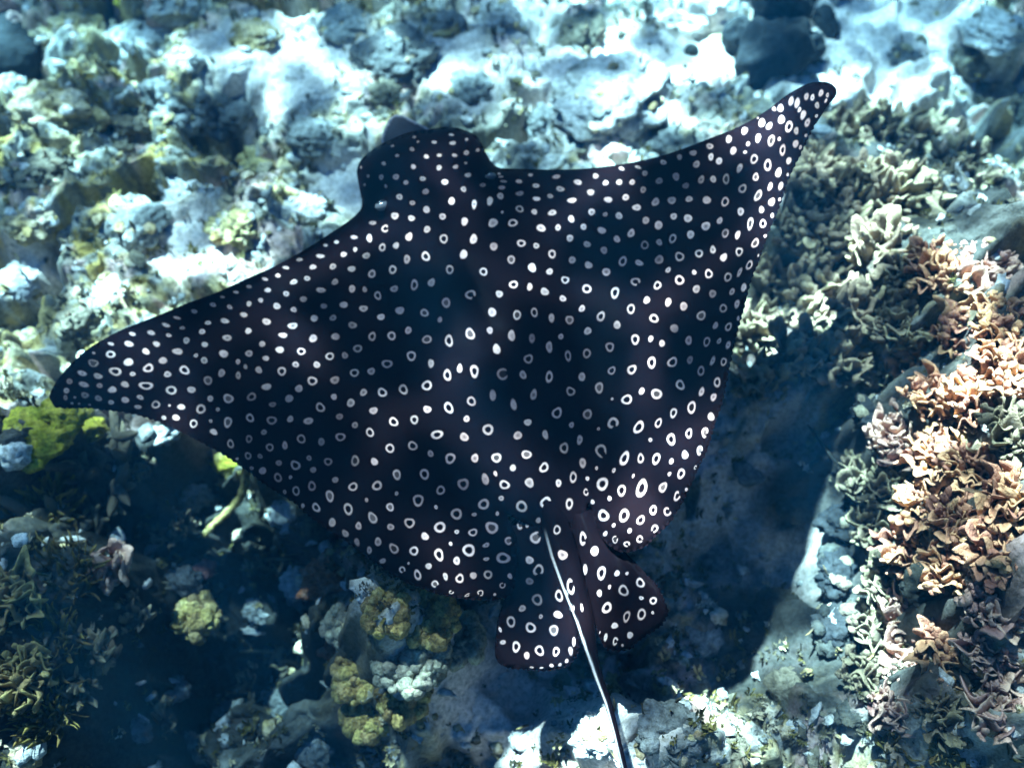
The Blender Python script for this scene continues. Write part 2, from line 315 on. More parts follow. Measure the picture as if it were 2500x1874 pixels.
SP[(1200,450,3.1586)] = """d472,217,72,48 d772,215,64,58 d615,267,58,62 d877,232,40,42 d983,243,62,62 d1190,278,58,70 d1405,247,56,62 d1515,262,80,66 d1288,315,72,76 d1653,322,72,84 d1760,280,48,66 d1920,218,62,84 d2083,197,44,66 r1995,303,56,106 r2093,303,56,80 d2165,240,32,46 d382,337,82,62 d513,333,50,56 d710,328,54,54 d850,355,74,60 d1077,377,60,76 d967,422,58,62 d605,415,64,60 d737,462,62,58 d867,508,66,62 r1182,468,68,80 d1293,447,58,54 r1397,418,64,84 d1535,387,60,80 r1803,377,64,82 d1898,390,46,76 r2033,453,60,88 d2110,398,30,40 r228,455,76,74 d345,473,52,54 r467,537,72,76 d622,583,64,62 r1012,593,68,96 d1138,605,70,52 d1293,580,76,80 r1450,557,76,92 r1600,533,72,76 d1707,503,50,74 d1790,563,56,80 r1910,520,58,92 d2057,548,28,50 d313,642,76,76 d448,672,58,60 d748,622,64,68 d885,675,70,74 d1362,660,42,56 d1563,678,40,48 r1675,690,66,88 r1823,715,62,92 d1913,678,34,90 r1988,622,54,88 r168,772,80,76 d293,790,48,66 d410,827,70,72 r568,737,66,74 r735,805,82,82 r952,835,78,100 c1110,750,82,78 r1280,778,72,72 r1450,737,82,90 d1580,807,60,78 d1705,843,58,78 d1855,827,46,66 d1945,795,48,76 d62,847,58,70 d550,880,58,58 d1197,892,60,62 d1363,908,56,74 d1482,940,68,76 r1787,955,66,82 d1893,922,46,76 r330,987,62,84 d463,1030,48,86 r602,1045,68,86 d697,957,56,62 r843,1018,68,98 d968,1083,62,74 r1075,960,74,88 r1253,1033,86,76 r1617,1012,76,92 d1410,1110,78,72 d1902,1033,32,58 r1827,1098,54,86 d1727,1088,46,66 d742,1130,68,64 d535,1173,46,52 d312,1187,50,90 d445,1253,62,94 r590,1322,58,96 r735,1303,76,84 r290,1345,88,90 r912,1253,86,78 r1108,1195,80,88 d1228,1190,46,56 d1315,1225,50,64 d1520,1203,60,80 r1660,1213,62,86 d1755,1207,36,58 d1825,1238,42,72 r1235,1373,78,104 r1395,1370,82,98 d1530,1353,52,74 r1082,1427,72,100 r927,1435,62,82 r1615,1437,62,94 d1705,1360,40,88 r1790,1367,50,84 d245,1470,60,74 r445,1483,66,106 d697,1483,60,80 r830,1567,80,96 r610,1595,74,88 d1158,1593,50,64 r1273,1615,96,100 r1455,1545,82,90 r1740,1525,62,92 d1620,1597,46,84 d1712,1640,46,80 d325,1620,56,100"""
SP[(1200,900,3.1586)] = """d170,275,54,104 r505,340,82,108 r740,350,78,98 r1043,237,94,92 d930,232,24,30 r1543,297,76,112 r1403,340,66,86 c937,417,104,96 r1135,450,84,120 r1287,417,54,94 d280,412,66,64 d617,432,42,58 d203,513,78,72 d415,507,54,80 d680,547,54,80 d825,462,28,30 d1225,547,34,40 r1385,543,82,100 r1522,497,60,86 c1645,490,62,84 d1693,368,60,72 r560,610,72,108 r270,660,88,80 r38,685,84,94 d703,725,56,96 c845,632,110,112 r1025,690,74,138 r1150,690,54,96 r1270,693,72,104 d1492,662,56,80 c1605,628,54,80 d1387,712,38,56 r405,760,80,92 d165,763,56,62 r630,835,60,108 d943,782,28,50 d1372,810,28,46 r1462,808,68,92 c1572,760,50,84 d1093,825,22,40 d740,845,34,42 d810,765,28,34 d292,877,84,82 d517,880,54,66 r855,887,96,130 r1003,937,78,100 r1158,920,86,176 r1322,913,62,104 c1432,980,64,86 d1503,930,32,44 c728,950,46,66 d910,998,34,48 r418,1030,94,106 r600,1040,62,112 r735,1095,54,104 r232,1060,102,104 d778,1025,40,44 r863,1130,94,110 r1022,1130,82,130 r1150,1165,66,90 r1247,1088,64,86 c1357,1100,66,82 d942,1205,30,40 d1065,1247,38,46 c1258,1232,62,74 c953,1315,54,66 c1143,1312,58,66 c1043,1350,54,54 d877,1270,36,50 d362,1167,50,52"""
SP[(600,900,3.1586)] = """r510,95,82,82 d685,85,92,56 d905,180,64,60 r1055,180,80,84 r1215,158,82,90 r1397,130,92,92 d160,140,84,60 d410,153,66,68 r45,213,84,72 d335,235,78,68 d680,220,58,50 r575,297,78,88 d207,275,60,50 d810,262,72,72 d985,322,70,68 r33,378,72,78 r200,397,86,80 d343,387,56,60 d483,402,86,62 d723,368,62,58 d842,433,54,60 d1400,312,66,70 r1140,408,80,84 r1300,392,68,88 r1565,300,80,106 r1740,250,82,86 d1703,385,54,60 d140,488,54,48 r25,540,62,68 r428,540,80,80 d583,562,60,70 r730,525,84,80 r958,490,70,84 r1475,507,108,82 d1685,525,76,78 r1868,468,94,106 r185,605,66,76 d302,590,46,76 r1112,612,82,82 r1287,593,82,86 d1425,653,52,62 r1577,690,102,88 d1767,688,60,84 r18,670,56,72 d110,673,46,46 d255,725,60,50 r383,743,80,96 d488,687,48,48 r635,715,70,76 r843,708,74,98 d992,715,60,72 r248,837,70,86 d130,785,66,66 d345,835,34,34 d520,778,56,56 d690,855,58,56 r1165,815,76,92 r1378,812,86,96 d45,765,36,36 r388,940,62,92 r510,903,70,90 r648,980,76,102 r827,908,82,80 r1013,900,90,88 r1503,935,80,82 r1677,888,92,118 d1847,850,62,106 d1925,807,36,48 r1995,893,90,86 d300,948,30,44 d440,1055,36,44 r543,1068,68,86 r790,1080,82,108 d932,1010,34,40 d1163,960,36,38 r1330,1013,108,98 r1113,1065,74,72 d1467,1065,32,38 r1625,1118,108,96 r1835,1043,98,100 d667,1183,62,80 d870,1210,50,76 r978,1148,72,114 d1117,1218,62,62 r1263,1187,84,102 r1497,1220,102,102 d1382,1290,66,72 d1627,1255,40,42 r1752,1260,76,74 d1762,1122,50,32 r1897,1223,102,122 d768,1268,52,74 d858,1335,48,70 d1020,1332,60,78 d953,1397,46,66 r1142,1385,72,106 r1297,1403,78,88 r1490,1432,88,106 d1580,1347,34,36 r1720,1397,120,106 d1853,1358,60,44 d1627,1478,56,78 d1410,1520,56,60 d1055,1480,60,50 c1207,1548,60,64 r1325,1588,62,100 d1540,1600,46,66 r1650,1615,70,90 d1755,1592,60,66 r1868,1585,76,84 d1855,1465,50,36 r1985,1457,124,100 d2037,1597,44,50 d1970,997,46,50 d1940,1115,32,40 r2127,1060,100,100 c2025,1325,60,80"""
SP[(600,1349,3.1586)] = """d1255,80,20,28 c1460,240,70,66 c1585,303,40,36 c1710,325,56,26 c1810,308,60,50 d1920,320,28,24 c1980,250,60,50"""
SP[(100,700,4.422)] = """d2105,58,70,35 d1960,110,60,30 d1857,193,84,50 d2037,217,72,52 d1655,265,90,45 d1470,335,100,35 d1350,413,96,50 d1527,443,70,44 d1190,495,100,56 d987,508,90,44 d755,615,78,40 d950,615,112,70 d1380,523,80,40 d1247,617,100,60 d1985,367,104,66 d1803,388,82,50 d1740,483,82,66 d1570,578,88,76 d1768,622,80,72 d2010,550,110,80 d1133,697,92,76 r752,728,124,88 d570,713,46,28 r565,822,146,80 d945,812,120,94 d1475,697,128,82 d1317,795,106,84 d1673,740,52,52 d1762,793,84,86 d1972,722,124,88 r1160,877,126,112 r803,913,150,110 r1550,898,132,106 d445,932,112,66 d615,962,104,76 d990,940,76,52 d1367,943,98,70 d1950,930,90,96 d2127,807,60,66 d2130,955,60,100 d308,1020,76,72 d463,1053,128,66 d633,1065,78,60 d275,1120,76,66 d265,1195,50,66 d770,1110,108,80 d907,1053,106,74 r1135,1067,166,106 r1407,1115,136,112 d1625,1110,102,86 r1803,1010,118,106 d475,1168,112,66 d365,1192,34,32 d620,1203,90,72 d757,1245,74,54 d910,1220,104,72 d1072,1192,92,56 r2023,1205,122,124 d1828,1205,78,76 d335,1257,36,28 d412,1260,36,26 d525,1272,36,20 d1048,1295,90,52 r1240,1270,112,98 d1387,1280,36,30 d1515,1295,98,70 r1727,1318,124,120 d1910,1322,54,48 r2018,1460,112,126 d1327,1412,64,52 d1458,1410,94,72 r1648,1475,102,104 d1833,1447,50,40 d1865,1565,100,70"""
SP[(0,450,3.1586)] = """d1705,870,60,30 d1815,830,55,30 d1915,787,60,30 d2040,730,50,32 d2145,703,44,34 d2065,817,56,44 d1910,920,66,44 d2010,893,50,44 d1770,945,46,36 d1880,1005,66,46 d2135,937,60,58 d2055,1060,72,62 d1735,1052,72,48 d1600,1065,54,36 d1755,1182,80,58 d1908,1128,74,54 d2025,1228,56,52 d2160,1272,70,62 d2190,1165,76,50 d1725,1302,86,64 d1910,1302,78,62 d2050,1342,60,46 d1837,1363,40,50 d1893,1405,36,46 d1993,1427,60,62 r2170,1438,78,76 d1710,1455,64,74 r1602,1512,82,76 d1840,1465,40,74 d2057,1560,84,60"""
SP[(0,900,3.1586)] = """r1760,228,86,90 r1940,213,82,74 d2103,272,62,56 d1620,228,52,60 r1550,310,86,84 r1757,410,80,88 r1918,375,86,80 r2097,395,84,80 d1678,313,38,34 d1625,403,36,30 c1650,490,72,56 r1493,420,72,72 r1778,578,60,80 d1915,535,70,60 d2035,488,52,48 r2080,605,62,74 r1905,670,60,72 d2005,672,44,50 d2150,725,56,50 d2022,783,62,60 r2145,833,66,84 d1828,693,28,28 d1940,762,30,30 d2187,580,40,70"""
SPF = {}   # pelvic fins and tail root
SPF['L'] = (1200,1349,3.1586,"""c340,-118,92,116 d275,-213,30,48 c222,-221,52,104 d362,-251,50,52 c362,133,94,104 d293,218,68,64 r352,360,100,98 r520,330,72,104 d237,427,66,58 d512,475,80,64 d380,490,38,40 r150,530,82,102 r302,575,90,98 r480,595,90,92 r190,722,76,96 d272,790,54,66 r370,752,86,90 r498,760,66,80 d66,590,28,60 d88,688,56,40 d635,685,34,90 d610,755,44,70 d310,882,40,22 d385,885,50,20 d463,868,40,32 d528,862,30,34 d580,832,30,38 d293,55,70,74""")
SPF['R'] = (1200,1349,3.1586,"""c705,-111,64,118 d722,127,36,100 r795,-15,72,86 r848,155,80,116 d968,157,48,52 d1045,158,28,36 r1018,290,92,100 d910,262,28,40 d832,310,48,60 r1147,230,78,88 r1247,368,62,74 d1155,347,40,38 r890,422,84,104 r1042,490,62,100 r1157,473,72,112 d1243,460,26,30 d950,560,64,54 d1068,633,60,58 d835,613,20,70 d880,650,30,80 c955,680,50,70 d1010,712,24,26""")
SPF['T'] = (1200,1349,3.1586,"""r505,-178,68,84 d640,-150,20,80 d696,420,24,80 d548,15,80,96 c610,260,66,140 d627,430,30,60 d487,217,36,54""")

def parse(ox, oy, s, txt):
    out = []
    for e in txt.split():
        k = e[0]; x, y, w, h = [float(v) for v in e[1:].split(',')]
        out.append((k, ox + x / s, oy + y / s, 0.43 * w / s, 0.43 * h / s))
    return out
spots = []
for (ox, oy, s), txt in SP.items():
    for q in parse(ox, oy, s, txt):
        if all((q[1] - p[1]) ** 2 + (q[2] - p[2]) ** 2 > (1.0 * min(q[3], q[4], p[3], p[4]) + 5.0) ** 2 for p in spots): spots.append(q)

AX0, AX1 = np.array([1030.0, 330.0]), np.array([1372.0, 1300.0])
AXD = (AX1 - AX0) / np.linalg.norm(AX1 - AX0); AXN = np.array([-AXD[1], AXD[0]]) * -1     # AXN points to the right wing
def span(px, py):   return ((px - AX0[0]) * AXN[0] + (py - AX0[1]) * AXN[1])
def along(px, py):  return ((px - AX0[0]) * AXD[0] + (py - AX0[1]) * AXD[1])
ZR = 0.45
def zmid(px, py):
    s = span(px, py) / 1000.0; a = along(px, py) / 1000.0
    sr = np.maximum(s, 0); sl = np.maximum(-s, 0)
    return ZR + 0.28 * sr ** 2 + 0.30 * sr * np.clip(a, 0, 1.2) - 0.06 * sl ** 2 + 0.015 * np.sin(sl * 5) - 0.03 * a
def dist_poly(px, py, poly):
    P = np.asarray(poly, float); Q = np.roll(P, -1, 0)
    d = np.full(px.shape, 1e9)
    for (ax, ay), (bx, by) in zip(P, Q):
        ex, ey = bx - ax, by - ay; L = ex * ex + ey * ey + 1e-9
        t = np.clip(((px - ax) * ex + (py - ay) * ey) / L, 0, 1)
        d = np.minimum(d, (px - ax - t * ex) ** 2 + (py - ay - t * ey) ** 2)
    return np.sqrt(d)
def inside(px, py, poly):
    P = np.asarray(poly, float); Q = np.roll(P, -1, 0); c = np.zeros(px.shape, bool)
    for (ax, ay), (bx, by) in zip(P, Q):
        if ay == by: continue
        m = ((ay > py) != (by > py)) & (px < (bx - ax) * (py - ay) / (by - ay) + ax)
        c ^= m
    return c
def dome(d, L): u = np.clip(d / L, 0, 1); return np.sqrt(np.clip(1 - (1 - u) ** 2, 0, 1))
EYES = [(934.0, 500.0, 22.0), (1197.0, 430.0, 17.0)]
def bulge_disc(px, py):
    d = dist_poly(px, py, DISC); s = span(px, py); a = along(px, py)
    core = np.exp(-(s / 210.0) ** 2) * sstep(-60, 260, a) * (1 - 0.93 * sstep(480, 1010, a))
    headd = np.exp(-(((px - 1022) / 150.0) ** 2 + ((py - 425) / 115.0) ** 2) ** 1.5)
    notch = np.exp(-(((px - 1185) / 40.0) ** 2 + ((py - 455) / 45.0) ** 2)) + np.exp(-(((px - 905) / 34.0) ** 2 + ((py - 540) / 34.0) ** 2))
    lead = sstep(-70, 90, (980 - py) * 0.929 - (px - 120) * 0.369)
    z = (0.0035 + 0.0125 * lead) * dome(d, 14 + 12 * lead) + 0.030 * dome(d, 260) * np.exp(-(s / 520.0) ** 2) * (1 - 0.75 * sstep(700, 1010, a) * np.exp(-(s / 150.0) ** 2)) + 0.060 * core * dome(d, 150) + 0.040 * headd * dome(d, 80) - 0.010 * notch * dome(d, 40)
    z = z + 0.0035 * (fbm(px / 90, py / 90, 5, 3) - 0.5) * dome(d, 60)
    fold = np.exp(-((s + 20 - 60) / 22.0) ** 2) * sstep(620, 900, a) * 0.004 + np.exp(-((s + 90) / 26.0) ** 2) * sstep(640, 900, a) * 0.004
    z = z - fold
    for ex, ey, r in EYES:
        z = z + 0.013 * np.exp(-(((px - ex) / (r * 1.25)) ** 2 + ((py - ey) / (r * 1.1)) ** 2))
    return z
def subdivide(poly, step, tooth=0.0, seed=0):
    out = []; P = list(poly); rr = random.Random(seed)
    n = len(P)
    for i in range(n):   # Catmull-Rom through the traced points
        p0, p1, p2, p3 = [np.array(P[(i + k) % n], float) for k in (-1, 0, 1, 2)]
        L = np.linalg.norm(p2 - p1); m = max(1, int(L / step))
        for j in range(m):
            t = j / m
            q = 0.5 * ((2 * p1) + (-p0 + p2) * t + (2 * p0 - 5 * p1 + 4 * p2 - p3) * t * t + (-p0 + 3 * p1 - 3 * p2 + p3) * t ** 3)
            out.append((q[0], q[1], i + t))
    return out
SKIN = (0.0032, 0.0018, 0.0025); UNDER = (0.55, 0.56, 0.58)
RV, RF, RCV, RNRM = [], [], [], []        # one joined body
def add_slab(poly, slist, zfun, bfun, grid, step, teeth=None, skin=SKIN, zoff=0.0, thick=1.0, rimcol=None, colfun=None, support=None):
    ring = subdivide(poly, step)
    pts = []; rr = random.Random(3)
    for x, y, u in ring:
        pts.append([x, y])
    pts = np.array(pts)
    if teeth is not None:       # fine scalloped fringe of the trailing edges
        nrm = np.roll(pts, -1, 0) - np.roll(pts, 1, 0); nrm = np.stack([nrm[:, 1], -nrm[:, 0]], 1); nrm /= np.linalg.norm(nrm, axis=1)[:, None] + 1e-9
        uu = np.array([r[2] for r in ring])
        for lo, hi, amp in teeth:
            w = ((uu >= lo) & (uu <= hi)).astype(float)
            pts += nrm * (w * (np.arange(len(pts)) % 2 - 0.5) * amp * np.array([rr.uniform(0.4, 1.6) for _ in range(len(pts))]))[:, None]
    if np.sum(pts[:, 0] * np.roll(pts[:, 1], -1) - np.roll(pts[:, 0], -1) * pts[:, 1]) < 0: pts = pts[::-1].copy()
    coords = [Vector((float(a), float(b))) for a, b in pts]
    cols = [None] * len(coords)                      # None = bare skin
    edges = [(i, (i + 1) % len(coords)) for i in range(len(coords))]
    for (k, x, y, rx, ry) in slist:
        d = float(dist_poly(np.array([x]), np.array([y]), pts)[0])
        if not bool(inside(np.array([x]), np.array([y]), pts)[0]): continue
        sc = min(1.0, (d - 1.5) / max(rx, ry))
        if sc < 0.25: continue
        if max(rx, ry) * sc < 2.2: continue
        rx *= sc; ry *= sc
        tilt = 0.28 * (rr.random() - 0.5)
        if x > 1450 and abs(ry / rx - 1) > 0.15: tilt += 0.30
        if x < 700 and rx > ry: tilt += 0.22
        if 600 < x < 1250 and y > 900: tilt -= 0.25
        nn = 14 if max(rx, ry) > 9 else 10
        ph = rr.uniform(0, 6.28); wob = rr.uniform(0.04, 0.13); tone = rr.uniform(0.28, 0.52); warm = rr.uniform(0.90, 1.0)
        if x < 900 or y < 480: tone *= 0.72  # weaker light on the left and front, painted into the spot tone
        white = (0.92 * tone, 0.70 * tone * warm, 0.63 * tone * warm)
        def curve(f, n, colfn, rot=0.0):
            i0 = len(coords)
            for q in range(n):
                a = 2 * math.pi * (q + rot) / n
                w = f * (1 + wob * math.sin(2 * a + ph) + 0.6 * wob * math.sin(3 * a + 2 * ph))
                u, v = rx * math.cos(a) * w, ry * math.sin(a) * w
                coords.append(Vector((x + u * math.cos(tilt) - v * math.sin(tilt), y + u * math.sin(tilt) + v * math.cos(tilt)))); cols.append(colfn(a))
            edges.extend((i0 + q, i0 + (q + 1) % n) for q in range(n))
        soft = min(0.34, 1.9 / max(3.0, min(rx, ry)))   # the pigment fades out over a couple of pixels
        curve(1.0 + soft * 0.55, nn, lambda a: None)
        if k == 'd':
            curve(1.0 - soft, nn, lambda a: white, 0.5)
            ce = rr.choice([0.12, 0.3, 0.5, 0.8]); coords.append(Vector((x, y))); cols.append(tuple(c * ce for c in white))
        else:
            ga = rr.uniform(-0.9, 0.9) + (0.0 if rr.random() < 0.6 else 1.5)
            gap = (lambda a: None if k == 'c' and abs((a - ga + math.pi) % (2 * math.pi) - math.pi) < 0.5 else white)
            f1 = rr.uniform(0.60, 0.69)
            curve(1.0 - soft, nn, gap, 0.5)
            if f1 + 0.04 < 1.0 - soft - 0.03: curve(f1 + 0.05, nn, gap, 0.0)
            dim = rr.uniform(0, 0.25) if rr.random() < 0.25 else 0.0
            dk = None if dim == 0 else tuple(c * dim for c in white)
            curve(max(0.2, f1 - 0.16), 10, lambda a: dk, 0.5)
            coords.append(Vector((x, y))); cols.append(dk)
    # interior support points
    x0, y0 = pts.min(0); x1, y1 = pts.max(0)
    XX, YY = np.meshgrid(np.arange(x0, x1, grid), np.arange(y0, y1, grid))
    XX = XX.copy(); XX[::2] += grid / 2
    XX = XX.ravel(); YY = YY.ravel()
    if support is not None: XX, YY = support; grid = 0.5
    ok = inside(XX, YY, pts) & (dist_poly(XX, YY, pts) > grid * 0.35)
    for (k, x, y, rx, ry) in slist: ok &= ((XX - x) / (rx * 1.25 + 2)) ** 2 + ((YY - y) / (ry * 1.25 + 2)) ** 2 > 1
    coords += [Vector((float(a), float(b))) for a, b in zip(XX[ok], YY[ok])]
    # two extra rings close to the rim carry its rounding
    ctr = pts.copy(); nrm = np.roll(pts, -1, 0) - np.roll(pts, 1, 0); nrm = np.stack([-nrm[:, 1], nrm[:, 0]], 1); nrm /= np.linalg.norm(nrm, axis=1)[:, None] + 1e-9
    for off in ((2.2, 6.0) if support is None else ()):
        for sg in (1,):
            q = pts + nrm * off
            okk = inside(q[:, 0], q[:, 1], pts) & (dist_poly(q[:, 0], q[:, 1], pts) > off * 0.8)
            coords += [Vector((float(a), float(b))) for a, b in q[okk][::2]]
    cols += [None] * (len(coords) - len(cols))
    vo, eo, fo, ov, oe, of = delaunay_2d_cdt(coords, edges, [], 0, 1e-4)
    V2 = np.array([(v.x, v.y) for v in vo])
    base_c = np.tile(np.array(skin, float), (len(V2), 1)) if colfun is None else colfun(V2[:, 0], V2[:, 1])
    if rimcol is not None: base_c[dist_poly(V2[:, 0], V2[:, 1], pts) < 4.0] = rimcol
    VC = base_c.copy()
    for i, src in enumerate(ov):
        for q in src:
            if q < len(cols) and cols[q] is not None: VC[i] = cols[q]
    cen = np.array([V2[list(f)].mean(0) for f in fo]); keepf = inside(cen[:, 0], cen[:, 1], pts)
    bd = dist_poly(V2[:, 0], V2[:, 1], pts) < 0.05
    def top(px, py):
        z = zfun(px, py) + zoff + bfun(px, py)
        x, y = hit(px, py, z); return np.stack([x, y, z], -1)
    T = top(V2[:, 0], V2[:, 1])
    e = 1.2
    A = top(V2[:, 0] + e, V2[:, 1]) - top(V2[:, 0] - e, V2[:, 1]); B = top(V2[:, 0], V2[:, 1] + e) - top(V2[:, 0], V2[:, 1] - e)
    Nn = np.cross(B, A); Nn /= np.linalg.norm(Nn, axis=1)[:, None] + 1e-12
    Nn[Nn[:, 2] < 0] *= -1
    Bt = T.copy(); Bt[:, 2] -= bfun(V2[:, 0], V2[:, 1]) * (1 + thick * sstep(30, 170, dist_poly(V2[:, 0], V2[:, 1], pts))) + 0.0004
    Bt[bd] = T[bd]
    base = len(RV)
    RV.extend(T.tolist()); RNRM.extend(Nn.tolist()); RCV.extend(VC.tolist())
    under = {}
    for i in range(len(V2)):
        if bd[i]: under[i] = base + i
        else:
            under[i] = len(RV); RV.append(Bt[i].tolist()); RNRM.append([0, 0, -1.0]); RCV.append(list(UNDER if skin is SKIN else skin))
    for f, kf in zip(fo, keepf):
        if not kf: continue
        p = [V2[i] for i in f]
        ar = sum(p[i][0] * p[(i + 1) % len(p)][1] - p[(i + 1) % len(p)][0] * p[i][1] for i in range(len(p)))
        idx = list(f) if ar < 0 else list(f)[::-1]
        RF.append([base + i for i in idx]); RF.append([under[i] for i in idx[::-1]])
nL = len(DISC)
add_slab(DISC, spots, zmid, bulge_disc, 13.0, 7.0, teeth=[(63, 92, 3.2), (108, 140, 3.2)])
def fin_b(poly):
    def f(px, py):
        d = dist_poly(px, py, poly); return 0.007 * dome(d, 40) + 0.006 * dome(d, 14)
    return f
def pelv_z(px, py):
    sp = np.abs(span(px, py) - 5)
    return zmid(px, py) - 0.004 - 0.022 * sstep(45, 110, sp)
add_slab(PELV_L, parse(*SPF['L']), pelv_z, fin_b(PELV_L), 12.0, 6.0, teeth=[(9, 16, 4.0)])
add_slab(PELV_R, parse(*SPF['R']), pelv_z, fin_b(PELV_R), 12.0, 6.0, teeth=[(6, 16, 5.0)])
TC = np.array(TAIL_C, float)
tv = np.gradient(TC[:, :2], axis=0); tn = np.stack([-tv[:, 1], tv[:, 0]], 1); tn /= np.linalg.norm(tn, axis=1)[:, None]
TAIL = [tuple(p) for p in (TC[:, :2] + tn * TC[:, 2:3])] + [tuple(p) for p in (TC[:, :2] - tn * TC[:, 2:3])[::-1]]
def tail_b(px, py):
    d = dist_poly(px, py, TAIL); w = np.interp(py, TC[:, 1], TC[:, 2])
    return 0.000665 * w * dome(d, w) + 0.004
def tail_z(px, py):
    return ZR - 0.004 + 0.012 * sstep(1200, 1330, py) - 0.03 * along(px, py) / 1000.0 + 0.02 * sstep(1500, 2300, py)
def tail_col(px, py):     # sun highlight along the tail's left flank, painted into the colour
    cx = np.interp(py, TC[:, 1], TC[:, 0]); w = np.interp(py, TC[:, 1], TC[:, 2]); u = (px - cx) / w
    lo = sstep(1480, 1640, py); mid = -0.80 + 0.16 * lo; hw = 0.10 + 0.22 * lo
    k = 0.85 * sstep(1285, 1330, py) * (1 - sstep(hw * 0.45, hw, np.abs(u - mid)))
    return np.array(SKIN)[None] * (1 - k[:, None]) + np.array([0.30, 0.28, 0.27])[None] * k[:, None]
ty = np.arange(1200.0, 2376.0, 4.0)
tu = np.array([-0.93, -0.86, -0.78, -0.68, -0.56, -0.42, -0.2, 0.0, 0.25, 0.5, 0.72, 0.88])
tcx = np.interp(ty, TC[:, 1], TC[:, 0]); tw = np.interp(ty, TC[:, 1], TC[:, 2])
SUP = ((tcx[:, None] + tw[:, None] * tu[None]).ravel(), np.repeat(ty, len(tu)))
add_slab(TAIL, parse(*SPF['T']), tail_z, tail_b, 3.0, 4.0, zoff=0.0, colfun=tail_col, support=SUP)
add_slab(SNOUT, [], lambda px, py: zmid(px, py) - 0.03, lambda px, py: 0.014 * dome(dist_poly(px, py, SNOUT), 22), 8.0, 5.0, skin=(0.028, 0.028, 0.033), rimcol=(0.24, 0.23, 0.25))

m, t, b = new_mat('ray_skin')
at = N(t, 'ShaderNodeAttribute', attribute_name='pelt')
g = N(t, 'ShaderNodeNewGeometry')
n1 = N(t, 'ShaderNodeTexNoise'); n1.inputs['Scale'].default_value = 260; n1.inputs['Detail'].default_value = 3
t.links.new(g.outputs['Position'], n1.inputs['Vector'])
n3 = N(t, 'ShaderNodeTexNoise'); n3.inputs['Scale'].default_value = 9; n3.inputs['Detail'].default_value = 4
t.links.new(g.outputs['Position'], n3.inputs['Vector'])
r3 = ramp(t, [(0.35, (0.72, 0.72, 0.80)), (0.70, (1.35, 1.15, 1.1))]); t.links.new(n3.outputs[0], r3.inputs[0])
r1 = ramp(t, [(0.3, (0.80, 0.80, 0.80)), (0.65, (1.1, 1.1, 1.1))]); t.links.new(n1.outputs[0], r1.inputs[0])
ma = N(t, 'ShaderNodeMix', data_type='RGBA', blend_type='MULTIPLY'); ma.inputs[0].default_value = 1
mb = N(t, 'ShaderNodeMix', data_type='RGBA', blend_type='MULTIPLY'); mb.inputs[0].default_value = 1
t.links.new(at.outputs['Color'], ma.inputs[6]); t.links.new(r3.outputs[0], ma.inputs[7])
t.links.new(ma.outputs[2], mb.inputs[6]); t.links.new(r1.outputs[0], mb.inputs[7]); t.links.new(mb.outputs[2], b.inputs['Base Color'])
b.inputs['Roughness'].default_value = 0.34; b.inputs['IOR'].default_value = 1.12; b.inputs['Specular IOR Level'].default_value = 0.015
bump(t, b, n1.outputs[0], 0.12, 0.001)
me = bpy.data.meshes.new('body')
me.from_pydata(RV, [], RF)
me.update()
fa = me.attributes.new('pelt', 'FLOAT_COLOR', 'POINT')
fa.data.foreach_set('color', np.concatenate([np.array(RCV), np.ones((len(RCV), 1))], 1).astype(np.float32).ravel())
me.polygons.foreach_set('use_smooth', np.ones(len(me.polygons), bool))
lv = np.zeros(len(me.loops), np.int32); me.loops.foreach_get('vertex_index', lv)
me.materials.append(m)
NR = np.array(RNRM)
# faces below keep their own normals, the back takes the analytic ones
pn = np.zeros(len(me.polygons) * 3, np.float32); me.polygons.foreach_get('normal', pn); pn = pn.reshape(-1, 3)
ln = NR[lv].copy()
lt = np.zeros(len(me.polygons), np.int32); me.polygons.foreach_get('loop_total', lt)
down = np.repeat(pn[:, 2] < 0, lt); ln[down] = np.repeat(pn, lt, 0)[down]
me.normals_split_custom_set(ln.tolist())
ray = bpy.data.objects.new('eagle_ray', None); COL.objects.link(ray)
rx0, ry0 = hit(1200.0, 850.0, ZR); rloc = Vector((float(rx0), float(ry0), ZR)); ray.location = rloc; ray.empty_display_size = 0.1
me.transform(Matrix.Translation(-rloc)); link('body', me, ray)
tag(ray, 'black ray covered in white spots and rings gliding over the reef', 'ray')
em, t, b = new_mat('ray_eye')
b.inputs['Base Color'].default_value = (0.075, 0.070, 0.075, 1); b.inputs['Roughness'].default_value = 0.14
pm, t, b = new_mat('ray_pupil')
b.inputs['Base Color'].default_value = (0.004, 0.004, 0.006, 1); b.inputs['Roughness'].default_value = 0.08
def ball(name, mat_, parent, loc, scale, rz):
    bm = bmesh.new(); bmesh.ops.create_uvsphere(bm, u_segments=20, v_segments=12, radius=1.0)
    mm = bpy.data.meshes.new(name); bm.to_mesh(mm); bm.free()
    for q in mm.polygons: q.use_smooth = True
    mm.materials.append(mat_); e = link(name, mm, parent); e.location = loc; e.scale = scale; e.rotation_euler = (0, 0, rz)
    return e
for ex, ey, r in EYES:
    z = float(zmid(np.array(ex), np.array(ey)) + bulge_disc(np.array([ex]), np.array([ey]))[0])
    x, y = hit(ex, ey, z); k = r * 0.00072
    e = ball('eye', em, ray, Vector((float(x), float(y), z - 0.0025)) - rloc, (k, k * 0.72, 0.010), 0.3)
    ball('pupil', pm, e, (-0.05, 0.25, 0.62), (0.70, 0.38, 0.42), 0.0)
